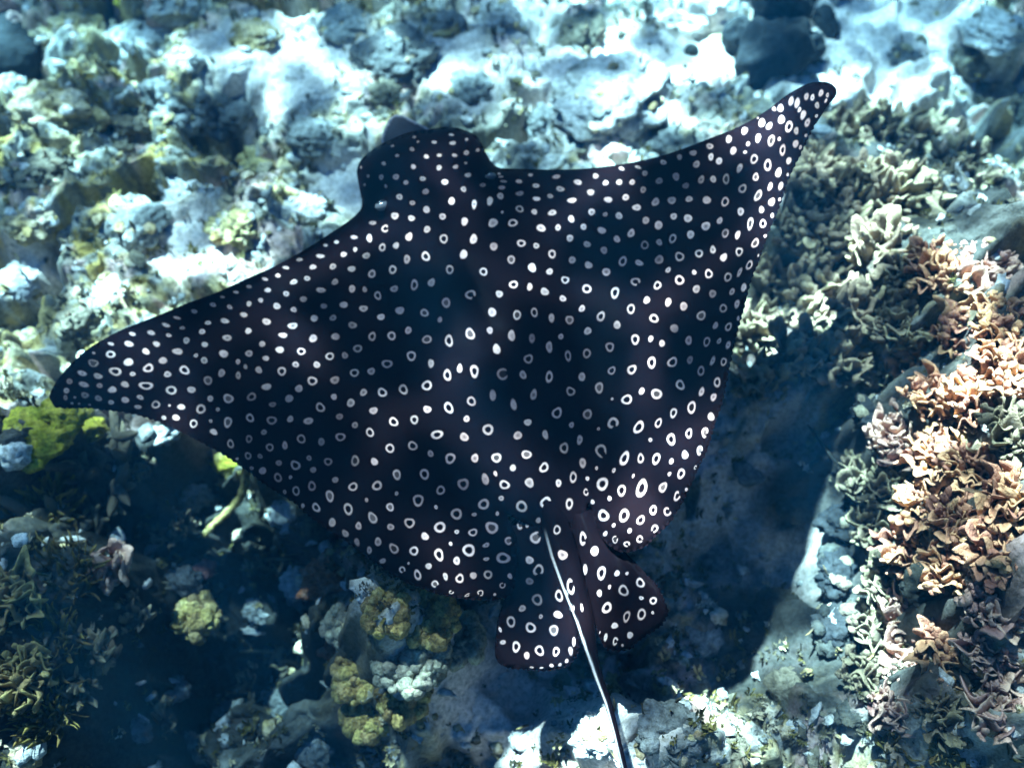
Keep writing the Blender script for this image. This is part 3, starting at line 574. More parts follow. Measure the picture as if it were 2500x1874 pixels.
# ------------------------------------------------------------------ reef pigments
crust('coral_olive', [(0.055, 0.042, 0.032), (0.115, 0.088, 0.062), (0.18, 0.135, 0.092)], 18, 0.85, 95, 0.012, tip=(0.44, 0.315, 0.19))
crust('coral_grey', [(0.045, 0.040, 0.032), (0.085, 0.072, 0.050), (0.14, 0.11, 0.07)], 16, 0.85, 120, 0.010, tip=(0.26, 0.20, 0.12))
crust('coral_orange', [(0.11, 0.050, 0.030), (0.27, 0.115, 0.060), (0.44, 0.195, 0.105)], 16, 0.85, 95, 0.012, tip=(0.62, 0.30, 0.165))
crust('coral_pink', [(0.24, 0.10, 0.08), (0.40, 0.185, 0.135), (0.56, 0.29, 0.22)], 16, 0.85, 95, 0.012, tip=(0.70, 0.42, 0.31))
crust('coral_mustard', [(0.24, 0.16, 0.05), (0.48, 0.33, 0.11), (0.66, 0.48, 0.22)], 30, 0.85, 120, 0.012)
crust('coral_pale_knob', [(0.16, 0.15, 0.12), (0.30, 0.27, 0.20), (0.46, 0.40, 0.27)], 22, 0.85, 150, 0.005)
crust('sponge_yellow', [(0.20, 0.21, 0.015), (0.44, 0.37, 0.03), (0.68, 0.52, 0.07), (0.85, 0.68, 0.34)], 17, 0.75, 110, 0.010)
crust('sponge_orange', [(0.20, 0.09, 0.045), (0.48, 0.20, 0.08), (0.66, 0.46, 0.32)], 30, 0.9, 130, 0.010)
crust('soft_coral', [(0.045, 0.040, 0.03), (0.085, 0.070, 0.045), (0.15, 0.11, 0.06)], 18, 0.8, 95, 0.014, tip=(0.44, 0.31, 0.12))
crust('alga_olive', [(0.04, 0.036, 0.012), (0.10, 0.075, 0.022), (0.18, 0.125, 0.035)], 18, 0.8, 140, 0.003, tip=(0.36, 0.235, 0.06))
crust('rock_pale', [(0.22, 0.20, 0.16), (0.46, 0.43, 0.40), (0.62, 0.57, 0.53), (0.56, 0.44, 0.42)], 11, 0.9, 75, 0.012)
crust('rock_gold', [(0.14, 0.11, 0.07), (0.40, 0.28, 0.12), (0.54, 0.41, 0.28), (0.72, 0.61, 0.52)], 13, 0.9, 80, 0.012)
crust('rock_grey', [(0.11, 0.11, 0.10), (0.23, 0.225, 0.21), (0.38, 0.365, 0.34)], 10, 0.9, 75, 0.012)
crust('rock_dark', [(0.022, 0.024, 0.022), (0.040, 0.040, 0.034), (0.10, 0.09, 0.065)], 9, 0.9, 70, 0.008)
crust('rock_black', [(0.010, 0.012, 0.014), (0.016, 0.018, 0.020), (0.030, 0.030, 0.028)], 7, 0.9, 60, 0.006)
crust('rock_brown', [(0.07, 0.06, 0.045), (0.16, 0.13, 0.09), (0.28, 0.23, 0.16)], 12, 0.9, 90, 0.010)
crust('bone_white', [(0.62, 0.58, 0.50), (0.78, 0.74, 0.68)], 20, 0.8, 120, 0.003)
crust('twig', [(0.16, 0.14, 0.09), (0.30, 0.26, 0.18)], 25, 0.8, 150, 0.002)

# ------------------------------------------------------------------ rock shapes
_ICO = {}
def ico(sub):
    if sub not in _ICO:
        bm = bmesh.new(); bmesh.ops.create_icosphere(bm, subdivisions=sub, radius=1.0)
        _ICO[sub] = (np.array([v.co[:] for v in bm.verts]), np.array([[v.index for v in f.verts] for f in bm.faces])); bm.free()
    return _ICO[sub]
def lump(v, seed, rough, lumpy):
    """displace unit-sphere vertices: broad facets, knobby lumps, fine grain"""
    o = Vector((seed * 3.71 % 50, seed * 1.93 % 50, seed * 7.17 % 50)); out = np.empty_like(v)
    for i, p in enumerate(v):
        q = Vector(p)
        a = mnoise.fractal(q * 1.3 + o, 1.0, 2.0, 3)
        c = mnoise.voronoi(q * 3.2 + o)[0][0]; e = mnoise.voronoi(q * 8.0 + o)[0][0]
        k = 1 + 0.30 * rough * a + lumpy * (0.30 * (0.45 - c) + 0.13 * (0.4 - e)) + 0.05 * rough * mnoise.fractal(q * 9 + o, 0.8, 2.0, 3)
        out[i] = p * k
    return out
DECOR = {'rock_gold': [('knob', 'coral_mustard'), ('frond', 'alga_olive'), ('knob', 'rock_pale')], 'rock_pale': [('knob', 'rock_pale'), ('knob', 'rock_gold'), ('frond', 'soft_coral')],
         'rock_grey': [('knob', 'rock_grey'), ('knob', 'rock_gold'), ('frond', 'soft_coral'), ('frond', 'alga_olive')], 'rock_brown': [('knob', 'rock_brown'), ('frond', 'alga_olive'), ('blade', 'coral_olive')]}
def rock(px, py, rpx, mat, label, name='reef_rock', cat='rock', ry=None, rz=0.75, rough=1.0, lumpy=0.6, sub=5, sink=0.62, lobes=None, group=None, dz=0.0, rot=None, decor='auto'):
    if decor == 'auto': decor = DECOR.get(mat) if cat == 'rock' and sub > 4 else None
    p = ground(px, py); k = rpx * mpp(p); ry = ry or 0.85
    v, f = ico(sub); seed = px * 0.37 + py * 0.11
    parts_v, parts_f, n = [], [], 0
    for (ox, oy, oz, s) in (lobes or [(0, 0, 0, 1.0)]):
        q = lump(v if lobes is None else ico(4)[0], seed + ox * 5, rough, lumpy); ff = f if lobes is None else ico(4)[1]
        q = q * np.array([k, k * ry, k * rz]) * s + np.array([ox * k, oy * k, oz * k])
        parts_v.append(q); parts_f.append(ff + n); n += len(q)
    o = bpy.data.objects.new(name, None); COL.objects.link(o); o.empty_display_size = 0.03
    o.location = (p.x, p.y, p.z + k * rz * (0.5 - sink) + dz)
    o.rotation_euler = (0, 0, random.uniform(-0.6, 0.6) if rot is None else rot)
    nm = 'lobe' if lobes else {'rock': 'stone', 'sponge': 'sponge_body'}.get(cat, 'shell_plate')
    n = 0
    for q, ff in zip(parts_v, parts_f):
        link(nm, mesh_np(nm, q, ff - n, True, MATS[mat]), o); n += len(q)
    if decor: dress(o, parts_v[0], k, rz, seed, decor)
    tag(o, label, cat, group)
    return o
def dress(o, v, k, rz, seed, kinds):
    """encrusting knobs and weed tufts that grow on the upper side of a rock"""
    rr = random.Random(int(seed * 100)); top = v[v[:, 2] > 0.15 * k * rz]
    nn = max(4, int(k / 0.0065))
    for i in range(nn):
        q = top[rr.randrange(len(top))]; kind, mt = rr.choice(kinds); M = lib(kind, mt)
        c = bpy.data.objects.new(PART[kind] if kind != 'knob' else 'crust_knob', rr.choice(M)); COL.objects.link(c); c.parent = o
        d = Vector((q[0], q[1], q[2] / (rz * rz) + 0.5 * k)).normalized()
        if kind == 'knob':
            s = rr.uniform(0.006, 0.016); c.location = q * 0.97; c.scale = (s * 1.3, s, s * 0.8); c.rotation_euler = (0, 0, rr.uniform(0, 6.3))
        else:
            l = rr.uniform(0.018, 0.045); c.location = q * 0.97; c.scale = (l * 1.2, l * 1.2, l); c.rotation_mode = 'QUATERNION'
            d = (d + Vector((rr.uniform(-.5, .5), rr.uniform(-.5, .5), 0))).normalized()
            c.rotation_quaternion = d.to_track_quat('Z', 'Y') @ Matrix.Rotation(rr.uniform(0, 6.3), 4, 'Z').to_quaternion()

# ------------------------------------------------------------------ coral branches (shared meshes, 'along' runs root 0 -> tip 1)
def loft(rings, closed_tip=True):
    n = len(rings[0]); V = [p for r in rings for p in r]; F = []
    for i in range(len(rings) - 1):
        for j in range(n):
            F.append((i * n + j, i * n + (j + 1) % n, (i + 1) * n + (j + 1) % n, (i + 1) * n + j))
    return V, F
def tube(path, radii, n=6, flat=1.0, twist=0.0):
    """path of Vectors with radii; flat squeezes the section into a blade"""
    rings = []; up = Vector((0.2, 1, 0.1)).normalized()
    for i, p in enumerate(path):
        d = (path[min(i + 1, len(path) - 1)] - path[max(i - 1, 0)]).normalized()
        a = d.cross(up).normalized(); b2 = a.cross(d).normalized()
        tw = twist * i / max(1, len(path) - 1)
        a, b2 = a * math.cos(tw) + b2 * math.sin(tw), b2 * math.cos(tw) - a * math.sin(tw)
        rings.append([p + a * math.cos(2 * math.pi * j / n) * radii[i] + b2 * math.sin(2 * math.pi * j / n) * radii[i] * flat for j in range(n)])
    return loft(rings)
def branch_mesh(name, limbs, mat, jit=0.0):
    V, F, A = [], [], []
    for path, radii, n, flat, tw, a0, a1 in limbs:
        v, f = tube(path, radii, n, flat, tw); k = len(V)
        V += [p[:] for p in v]; F += [tuple(i + k for i in q) for q in f]
        A += [a0 + (a1 - a0) * (i // n) / (len(path) - 1) for i in range(len(v))]
    jr = random.Random(len(V)); me = bpy.data.meshes.new(name); me.from_pydata([(x + jr.uniform(-jit, jit), y + jr.uniform(-jit, jit), z + jr.uniform(-jit, jit)) for x, y, z in V], [], F); me.update()
    me.polygons.foreach_set('use_smooth', np.ones(len(me.polygons), bool))
    at = me.attributes.new('along', 'FLOAT', 'POINT'); at.data.foreach_set('value', np.array(A, np.float32))
    me.materials.append(MATS[mat])
    return me
def rp(rr, n, bend, L=1.0):
    p = Vector((0, 0, 0)); d = Vector((rr.uniform(-.15, .15), rr.uniform(-.15, .15), 1)).normalized(); out = [p.copy()]
    for i in range(n):
        d = (d + Vector((rr.uniform(-bend, bend), rr.uniform(-bend, bend), 0.08))).normalized(); p = p + d * (L / n); out.append(p.copy())
    return out
def make_blade(rr, mat):          # flattened ragged lobe, wider near the top, often forked
    P = rp(rr, 6, 0.45); P[-1] = P[-2].lerp(P[-1], 0.4); w = rr.uniform(0.13, 0.24); prof = rr.choice([[0.6, 0.55, 0.6, 0.85, 1.15, 1.0, 0.05], [0.7, 0.8, 0.7, 0.9, 0.75, 0.8, 0.05], [0.5, 0.5, 0.75, 1.1, 0.9, 0.9, 0.05]])
    limbs = [(P, [w * a * rr.uniform(0.75, 1.3) for a in prof], 7, rr.uniform(0.30, 0.60), rr.uniform(-0.7, 0.7), 0, 1)]
    for s in range(rr.choice([1, 1, 2, 3])):
        k = rr.choice([2, 3]); d = Vector((rr.uniform(-1, 1), rr.uniform(-1, 1), 0.9)).normalized(); l = rr.uniform(0.35, 0.6)
        Q = [P[k] + d * l * q / 4 + Vector((0, 0, 0.06 * q * q / 8)) for q in (0, 1, 2, 3, 3.5)]
        limbs.append((Q, [w * a for a in (0.55, 0.65, 0.75, 0.7, 0.05)], 6, 0.6, 0.3, 0.35, 1))
    return branch_mesh('branch', limbs, mat, 0.028)
def make_plate(rr, mat):
    slim = 0.6 if mat == 'coral_olive' else 1.0          # ruffled plate: a wavy upright sheet with a lobed rim and real thickness
    nu, nv = 13, 7; nl = rr.choice([1.0, 1.5, 2.0, 2.6]); lp = rr.uniform(0, 6.3); Wd = rr.uniform(0.5, 1.0) * slim; A = rr.uniform(0.08, 0.18); fq = rr.uniform(0.8, 1.6); ph = rr.uniform(0, 6.3); cv = rr.uniform(-0.5, 0.5); ln = rr.uniform(-0.3, 0.3)
    hs = [math.sqrt(max(0.12, 1 - (1.75 * (i / (nu - 1) - 0.5)) ** 2)) * (0.88 + 0.17 * math.sin(6.28 * nl * (i / (nu - 1)) + lp)) for i in range(nu)]
    front, back, al = [], [], []
    for j in range(nv):
        v = j / (nv - 1)
        for i in range(nu):
            u = i / (nu - 1) - 0.5
            x = u * Wd * (0.40 + 0.75 * v ** 0.7); y = A * math.sin(6.28 * fq * u + ph) * (0.3 + v) + cv * u * u + ln * v * v; z = v * hs[i] * 1.0
            th = (0.085 - 0.035 * v) * (1.0 if 0 < i < nu - 1 else 0.35) * (1.0 if j < nv - 1 else 0.35) * rr.uniform(0.85, 1.2)
            jx, jy, jz = [rr.uniform(-0.014, 0.014) for _ in range(3)]
            front.append((x + jx, y - th + jy, z + jz)); back.append((x + jx, y + th + jy, z + jz)); al.append(v)
    n = nu * nv; V = front + back; F = []
    for j in range(nv - 1):
        for i in range(nu - 1):
            a = j * nu + i; F += [(a, a + 1, a + nu + 1, a + nu), (n + a + 1, n + a, n + a + nu, n + a + nu + 1)]
    for j in range(nv - 1):
        a = j * nu; F.append((n + a, a, a + nu, n + a + nu)); a += nu - 1; F.append((a, n + a, n + a + nu, a + nu))
    for i in range(nu - 1):
        a = (nv - 1) * nu + i; F.append((a, a + 1, n + a + 1, n + a))
    me = bpy.data.meshes.new('plate'); me.from_pydata(V, [], F); me.update()
    me.polygons.foreach_set('use_smooth', np.ones(len(me.polygons), bool))
    at = me.attributes.new('along', 'FLOAT', 'POINT'); at.data.foreach_set('value', np.array(al + al, np.float32))
    me.materials.append(MATS[mat]); return me
def make_antler(rr, mat):         # round, forking twice
    P = rp(rr, 5, 0.3); w = 0.10; limbs = [(P, [w * a for a in (1.2, 1.1, 1.0, .9, .8, .15)], 6, 1, 0, 0, 1)]
    for s in range(rr.choice([2, 3, 4])):
        k = rr.choice([1, 2, 3, 4]); d = Vector((rr.uniform(-1, 1), rr.uniform(-1, 1), 0.7)).normalized(); l = rr.uniform(0.3, 0.6)
        Q = [P[k] + d * l * q / 4 + Vector((0, 0, 0.07 * q * q / 8)) for q in range(5)]
        limbs.append((Q, [w * a for a in (.9, .85, .8, .65, .1)], 6, 1, 0, 0.4, 1))
    return branch_mesh('branch', limbs, mat)
def make_finger(rr, mat):         # soft-coral finger
    P = rp(rr, 6, 0.25); w = rr.uniform(0.040, 0.060)
    return branch_mesh('finger', [(P, [w * a for a in (1, 1, .95, .95, .9, .75, .1)], 6, 1, 0, 0, 1)], mat)
def make_frond(rr, mat):          # thin flat weed blade
    P = rp(rr, 5, 0.35); w = rr.uniform(0.06, 0.10)
    return branch_mesh('frond', [(P, [w * a for a in (.6, 1, 1.1, .9, .6, .05)], 5, 0.3, 1.0, 0, 1)], mat)
def make_knob(rr, mat):
    v, f = ico(3); q = lump(v, rr.uniform(0, 90), 0.7, 0.75)
    return mesh_np('knob', q, f, True, MATS[mat])
LIB = {}
def lib(kind, mat, n=9):
    if (kind, mat) not in LIB:
        rr = random.Random(sum(map(ord, kind + mat)))
        fn = {'plate': make_plate, 'blade': make_blade, 'antler': make_antler, 'finger': make_finger, 'frond': make_frond, 'knob': make_knob}[kind]
        LIB[(kind, mat)] = [fn(rr, mat) for _ in range(n)]
    return LIB[(kind, mat)]
PART = {'plate': 'plate', 'ruffle': 'plate', 'blade': 'branch', 'antler': 'branch', 'finger': 'finger', 'frond': 'frond', 'knob': 'knob'}
def colony(px, py, rpx, kind, mat, n, L, label, name='branching_coral', cat='coral', base=None, rise=0.35, lean=(0, 0), spread=0.9, group=None, ey=1.0, wfac=1.0, dz=0.0):
    """a colony: a low crusty base (the thing) carrying n branches (its parts)"""
    p = ground(px, py); k = rpx * mpp(p); rr = random.Random(int(px * 13 + py * 7))
    v, f = ico(4); q = lump(v, px * 0.3 + py * 0.17, 1.0, 0.7) * np.array([k * 0.95, k * ey * 0.95, k * rise])
    o = bpy.data.objects.new(name, None); COL.objects.link(o); o.empty_display_size = 0.03
    me = mesh_np('base', q, f, True, MATS[base or mat]); link('base', me, o)
    o.location = (p.x, p.y, p.z - k * rise * 0.25 + dz)
    at = me.attributes.new('along', 'FLOAT', 'POINT'); at.data.foreach_set('value', np.zeros(len(q), np.float32))
    tag(o, label, cat, group)
    M = lib(kind, mat) if kind != 'ruffle' else lib('plate', mat) + lib('blade', mat)[:5]; pts = []
    tries = 0; gap = 1.05 * k * math.sqrt(ey / max(1, n))
    while len(pts) < n and tries < n * 40:
        tries += 1
        a = rr.uniform(0, 2 * math.pi); r = math.sqrt(rr.random()); u, w = r * math.cos(a), r * math.sin(a)
        x, y = u * k, w * k * ey
        if any((x - s) ** 2 + (y - t2) ** 2 < (gap * (1 - 0.5 * tries / (n * 40))) ** 2 for s, t2, *_ in pts): continue
        pts.append((x, y, u, w, r))
    for x, y, u, w, r in pts:
        mh = rr.choice(M); c = bpy.data.objects.new(mh.name.split('.')[0], mh); COL.objects.link(c); c.parent = o
        z = k * rise * math.sqrt(max(0.0, 1 - min(1, r) ** 2)) * 0.85
        jt = 0.22 if kind == 'finger' else 0.4
        if kind == 'ruffle': spread = 0.45
        d = Vector((u * spread + lean[0] + rr.uniform(-jt, jt), w * spread + lean[1] + rr.uniform(-jt, jt), 1.0)).normalized()
        l = L * rr.uniform(0.5, 1.45)
        if kind == 'knob':
            s = L * rr.uniform(0.45, 1.55); c.location = (x, y, z + s * 0.3); c.scale = (s, s * rr.uniform(.7, 1.1), s * rr.uniform(.8, 1.7)); c.rotation_euler = (0, 0, rr.uniform(0, 6.3))
        else:
            c.location = (x, y, z - 0.12 * l); c.scale = (l * wfac, l * wfac, l)
            c.rotation_mode = 'QUATERNION'; c.rotation_quaternion = d.to_track_quat('Z', 'Y') @ Matrix.Rotation(rr.gauss(0.7, 0.55) if kind == 'ruffle' else rr.uniform(0, 6.3), 4, 'Z').to_quaternion()
    return o
def rod(pts, r0, r1, mat, label, name, cat, lift=0.02, group=None, zs=None):
    P = []
    for i, (px, py) in enumerate(pts):
        p = ground(px, py); P.append(Vector((p.x, p.y, (p.z if zs is None else zs[i]) + lift)))
    Q = []
    for i in range(len(P) - 1):
        for s in range(4): Q.append(P[i].lerp(P[i + 1], s / 4))
    Q.append(P[-1]); n = len(Q); o0 = Q[0].copy()
    me = branch_mesh(name, [([q - o0 for q in Q], [r0 + (r1 - r0) * i / (n - 1) + 0.12 * r0 * math.sin(i * 2.3) for i in range(n)], 7, 1, 0, 0, 1)], mat)
    o = link(name, me); o.location = o0
    return tag(o, label, cat, group)
# ------------------------------------------------------------------ rocks of the upper left and top
rock(35, 138, 118, 'rock_black', 'smooth dark blue-black rock cut off by the left edge near the top', rz=0.7, lumpy=0.15, rough=0.5, ry=1.0, sink=0.3, rot=-0.5, decor=None)
rock(140, 275, 105, 'rock_gold', 'boulder crusted white and gold just below the dark smooth rock', rz=0.7, lumpy=1.0)
rock(150, 62, 95, 'rock_gold', 'gold-flecked boulder above the dark smooth rock in the top corner', rz=0.6, lumpy=1.0)
rock(345, 105, 95, 'rock_pale', 'pale slab-like rock right of the small yellow-green sponge', rz=0.5)
rock(425, 250, 92, 'rock_grey', 'rounded grey-olive mound below the pale slab', rz=0.7, lumpy=0.9)
rock(455, 152, 44, 'rock_pale', 'small smooth pinkish-white rock beside a dark crevice', rz=0.8, lumpy=0.3)
rock(545, 268, 70, 'rock_grey', 'ribbed grey rock ending at the dark shadowed gap', rz=0.6, lumpy=0.9, ry=1.2)
rock(318, 308, 58, 'rock_brown', 'brown knotty rock between the gold boulder and grey mound', rz=0.7, lumpy=1.0)
rock(468, 490, 74, 'rock_pale', 'tall pinkish-white lobed rock above the leading edge of the wing', rz=0.9, lumpy=0.5)
rock(565, 558, 62, 'rock_gold', 'cream and yellow knobbly rock right of the pinkish lobed rock', rz=0.7, lumpy=1.2)
rock(318, 545, 85, 'rock_grey', 'mottled grey rock left of the pinkish lobed rock', rz=0.5, lumpy=0.9)
rock(186, 555, 58, 'rock_pale', 'bright white rock under the mottled grey reef at left', rz=0.6)
rock(75, 545, 62, 'rock_gold', 'yellow-green crusted rock at the edge of the picture', rz=0.6, lumpy=1.1)
rock(270, 715, 62, 'rock_pale', 'pink and white streaked rock just above the wing', rz=0.6, lumpy=0.8)
rock(190, 790, 60, 'rock_brown', 'olive-brown rock above the left wing tip', rz=0.8, lumpy=1.0)
rock(72, 850, 66, 'rock_gold', 'gold-dotted rock at the edge beside the left wing tip', rz=0.7, lumpy=1.1)
rock(850, 70, 74, 'rock_grey', 'blue-grey rock at the top left of the dark crevice', rz=0.6, lumpy=0.7)
rock(965, 130, 95, 'rock_grey', 'wide blue-grey boulder behind the ray\'s head', rz=0.5, lumpy=0.7)
rock(930, 232, 48, 'rock_brown', 'small brown-edged rock touching the shadow near the snout', rz=0.6)
rock(1215, 55, 66, 'rock_pale', 'cream rock at the top between two dark crevices', rz=0.6)
rock(1425, 85, 55, 'rock_brown', 'narrow brownish rock standing in the dark cleft', rz=0.9, ry=1.4)
rock(1490, 225, 150, 'rock_pale', 'large flat bright boulder above the right wing', rz=0.35, lumpy=0.35)
rock(1655, 35, 84, 'rock_pale', 'smooth pale blue boulder at the top edge', rz=0.6, lumpy=0.3)
rock(1640, 345, 60, 'rock_grey', 'weedy grey rock against the leading edge of the right wing', rz=0.6, lumpy=0.9)
rock(1330, 300, 52, 'rock_grey', 'grey-green rock between the head and bright boulder', rz=0.6, lumpy=0.9)
rock(1880, 150, 92, 'rock_black', 'tall dark double-headed rock above the right wing tip', rz=1.2, lumpy=0.4, sink=0.3,
     lobes=[(0, -0.1, 0, 1.0), (0.15, 0.75, 0.9, 0.72), (0.95, 0.1, 0.1, 0.42), (-0.85, 0.5, 0.1, 0.45)], rot=0.0)
rock(2015, 45, 26, 'rock_black', 'slender dark upright rock right of the double-headed rock', rz=1.0, ry=2.4, lumpy=0.4, rot=0.25)
rock(2357, 150, 58, 'rock_brown', 'round brown coral head with a pale centre on the sand', rz=0.7, lumpy=0.7)
rock(2430, 70, 85, 'rock_pale', 'pale greenish slab in the top right corner', rz=0.35, lumpy=0.4)
rock(2210, 140, 44, 'rock_grey', 'weedy grey rock beside the round brown coral head', rz=0.5, lumpy=1.0)
rock(2425, 240, 60, 'rock_brown', 'dark brown rock beneath the pale corner slab', rz=0.5, lumpy=1.0)
rock(640, 400, 60, 'rock_gold', 'olive and cream rubble rock midway between wing and top', rz=0.45, lumpy=1.2)
rock(760, 330, 66, 'rock_grey', 'grey pitted rock to the left of the head', rz=0.45, lumpy=1.0)
rock(740, 510, 56, 'rock_pale', 'bright cream rock left of the ray\'s eye', rz=0.45, lumpy=0.9)
rock(100, 420, 66, 'rock_brown', 'shadowed brown rock under the white and gold boulder', rz=0.6, lumpy=1.0)
rock(620, 90, 62, 'rock_gold', 'cream rock with golden weed near the top left', rz=0.5, lumpy=1.0)
rock(40, 690, 58, 'rock_pale', 'white rock with orange rim at the left edge', rz=0.5, lumpy=0.5)
rock(1090, 60, 50, 'rock_grey', 'small grey rock right of the dark top crevice', rz=0.6)
rock(1150, 215, 62, 'rock_grey', 'dim blue rock just ahead of the ray\'s head', rz=0.45, lumpy=0.9)
rock(420, 12, 62, 'rock_pale', 'cream rock at the top edge right of the small sponge', rz=0.6, lumpy=0.9)
rock(500, 40, 40, 'rock_grey', 'small grey rock at the top edge above the dark crevice', rz=0.7, lumpy=0.9)
# ------------------------------------------------------------------ small odd things
rock(1688, 128, 19, 'rock_dark', 'small dark round ball sponge on pale sand', 'ball_sponge', 'sponge', rz=0.9, lumpy=0.1, rough=0.3, sub=3, sink=0.2)
rock(300, 8, 20, 'sponge_yellow', 'small yellow-green ring sponge at the top edge', 'sponge', 'sponge', rz=0.8, lumpy=0.5, sub=4, sink=0.1)
rock(2080, 442, 19, 'bone_white', 'bright white shell fragment in the olive coral', 'shell_fragment', 'shell', rz=0.5, lumpy=0.2, sub=3, sink=0.0, dz=0.05)
rock(1996, 340, 24, 'bone_white', 'cream-white coral fragment beside the right wing tip', 'coral_fragment', 'coral', rz=0.4, ry=0.6, lumpy=0.2, sub=3, sink=0.0, dz=0.03)
# ------------------------------------------------------------------ the olive thicket right of the wing
OL = [(2010, 330, 55, 26, 'pale olive branching coral nearest the sand by the wing tip'), (2125, 330, 62, 30, 'tall pale olive coral at the top of the thicket'),
 (2240, 345, 60, 28, 'yellowish olive coral at the upper right of the thicket'), (2340, 420, 62, 26, 'sandy olive coral below the round brown coral head'),
 (1985, 440, 52, 24, 'olive coral close behind the narrow part of the right wing'), (2090, 470, 62, 32, 'olive coral around the bright white shell fragment'),
 (2200, 470, 62, 30, 'olive coral with long pale blades in mid thicket'), (2290, 530, 55, 24, 'grey-olive coral at the right rim of the thicket'),
 (1945, 570, 52, 26, 'olive coral touching the trailing edge halfway down the wing'), (2050, 600, 62, 34, 'olive coral with square-tipped lobes in the thicket'),
 (2160, 620, 60, 32, 'crowded olive coral left of the orange coral'), (1900, 690, 52, 28, 'tan coral with pink specks against the trailing edge'),
 (1995, 730, 62, 36, 'dense tan-tipped coral in the lower thicket'), (2105, 755, 58, 32, 'tan-tipped coral beside the dark gap'),
 (1870, 820, 50, 28, 'sparse tan coral below the pink-specked coral'), (1960, 860, 58, 34, 'low tan-tipped coral at the bottom of the thicket'),
 (2060, 880, 52, 28, 'tan coral at the lowest right corner of the thicket'), (1850, 930, 40, 18, 'thin tan coral at the thicket\'s foot by the wing')]
for i, (x, y, r, n, lb) in enumerate(OL):
    colony(x, y, r * 1.05, 'ruffle', 'coral_olive', int(n * 1.5), 0.070, lb, base='rock_dark', rise=0.6, lean=(0.05, -0.15), group='olive branching corals')
# ------------------------------------------------------------------ the orange coral on the right-hand reef wall
OR = [(2335, 545, 48, 24, 'coral_orange', 'topmost orange coral with a broad fan lobe'), (2440, 560, 52, 26, 'coral_orange', 'rusty coral near the right edge above the pink tips'),
 (2290, 660, 50, 26, 'coral_orange', 'orange coral with pale curling tips by the olive thicket'), (2400, 670, 55, 28, 'coral_pink', 'pink-tinged coral above the yellow sponge'),
 (2480, 720, 50, 24, 'coral_orange', 'orange-brown coral at the right edge near the middle'), (2350, 820, 52, 28, 'coral_orange', 'orange coral just right of the yellow tube sponge'),
 (2450, 850, 55, 28, 'coral_orange', 'orange coral with drooping lobes on the reef wall'), (2240, 890, 48, 26, 'coral_orange', 'peach coral jutting towards the olive thicket'),
 (2185, 1075, 52, 26, 'coral_pink', 'brightest peach-white coral overhanging the blue shadow'), (2290, 985, 52, 28, 'coral_orange', 'orange coral above the overhanging peach coral'),
 (2390, 990, 55, 28, 'coral_orange', 'shadowy brown-orange coral with pink specks'), (2480, 1050, 48, 22, 'coral_grey', 'brown coral around the dark pocket at the right edge'),
 (2285, 1120, 50, 28, 'coral_orange', 'amber coral right of the overhanging peach coral'), (2380, 1150, 52, 28, 'coral_orange', 'amber coral with a winding pale branch'),
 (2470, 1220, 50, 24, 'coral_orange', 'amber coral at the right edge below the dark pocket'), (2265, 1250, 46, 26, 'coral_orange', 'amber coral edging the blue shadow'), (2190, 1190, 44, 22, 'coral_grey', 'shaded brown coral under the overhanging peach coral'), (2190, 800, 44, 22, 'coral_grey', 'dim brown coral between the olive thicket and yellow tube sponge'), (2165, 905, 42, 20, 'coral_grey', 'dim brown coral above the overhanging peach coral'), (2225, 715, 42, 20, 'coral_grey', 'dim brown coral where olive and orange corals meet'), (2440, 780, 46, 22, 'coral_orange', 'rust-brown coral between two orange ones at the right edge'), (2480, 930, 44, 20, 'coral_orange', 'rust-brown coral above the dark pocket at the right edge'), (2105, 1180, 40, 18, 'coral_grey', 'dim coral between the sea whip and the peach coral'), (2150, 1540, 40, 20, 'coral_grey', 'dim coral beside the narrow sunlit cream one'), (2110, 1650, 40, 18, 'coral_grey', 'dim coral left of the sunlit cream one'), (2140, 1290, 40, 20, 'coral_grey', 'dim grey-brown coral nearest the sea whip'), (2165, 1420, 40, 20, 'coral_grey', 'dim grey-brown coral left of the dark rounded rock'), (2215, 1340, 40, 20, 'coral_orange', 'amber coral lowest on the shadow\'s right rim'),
 (2350, 1290, 52, 30, 'coral_orange', 'amber coral with leaf-like lobes in the reef wall'), (2450, 1350, 52, 28, 'coral_orange', 'amber coral with ring-like lobes by the edge'),
 (2330, 1390, 46, 26, 'coral_orange', 'amber coral above the dark rounded rock'), (2420, 1480, 50, 26, 'coral_pink', 'pale pink coral above the brightest patch')]
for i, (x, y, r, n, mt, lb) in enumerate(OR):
    colony(x, y, r * 1.2, 'ruffle', mt, int(n * 2.0), 0.043, lb, base='rock_dark', rise=0.5, lean=(-0.35, -0.1), group='orange corals of the reef wall')  # dark base paints the shade in the gaps between lobes
rock(2295, 825, 26, 'sponge_yellow', 'yellow tube sponge among the orange coral', 'tube_sponge', 'sponge', ry=1.5, rz=1.6, lumpy=0.3, sub=4, sink=0.0, rot=0.1, dz=0.04)
rock(2262, 1425, 62, 'rock_dark', 'dark rounded rock at the edge of the blue shadow', rz=0.8, lumpy=0.7)
PK = [(2195, 1500, 34, 16, 'coral_pink', 'narrow sunlit cream coral at the shadow\'s edge'), (2215, 1610, 52, 30, 'coral_pink', 'sunlit cream coral below the narrow one'),
 (2320, 1600, 56, 28, 'coral_orange', 'shaded gold-brown coral beside the bright pink patch'), (2420, 1590, 60, 34, 'coral_pink', 'bright pink-white coral at the right edge'),
 (2180, 1730, 44, 22, 'coral_pink', 'low cream coral stepping down to the corner'), (2310, 1740, 56, 24, 'coral_grey', 'dark coral between cream and pink ones near the corner'),
 (2440, 1740, 58, 26, 'coral_pink', 'pink-grey coral in the bottom right corner')]
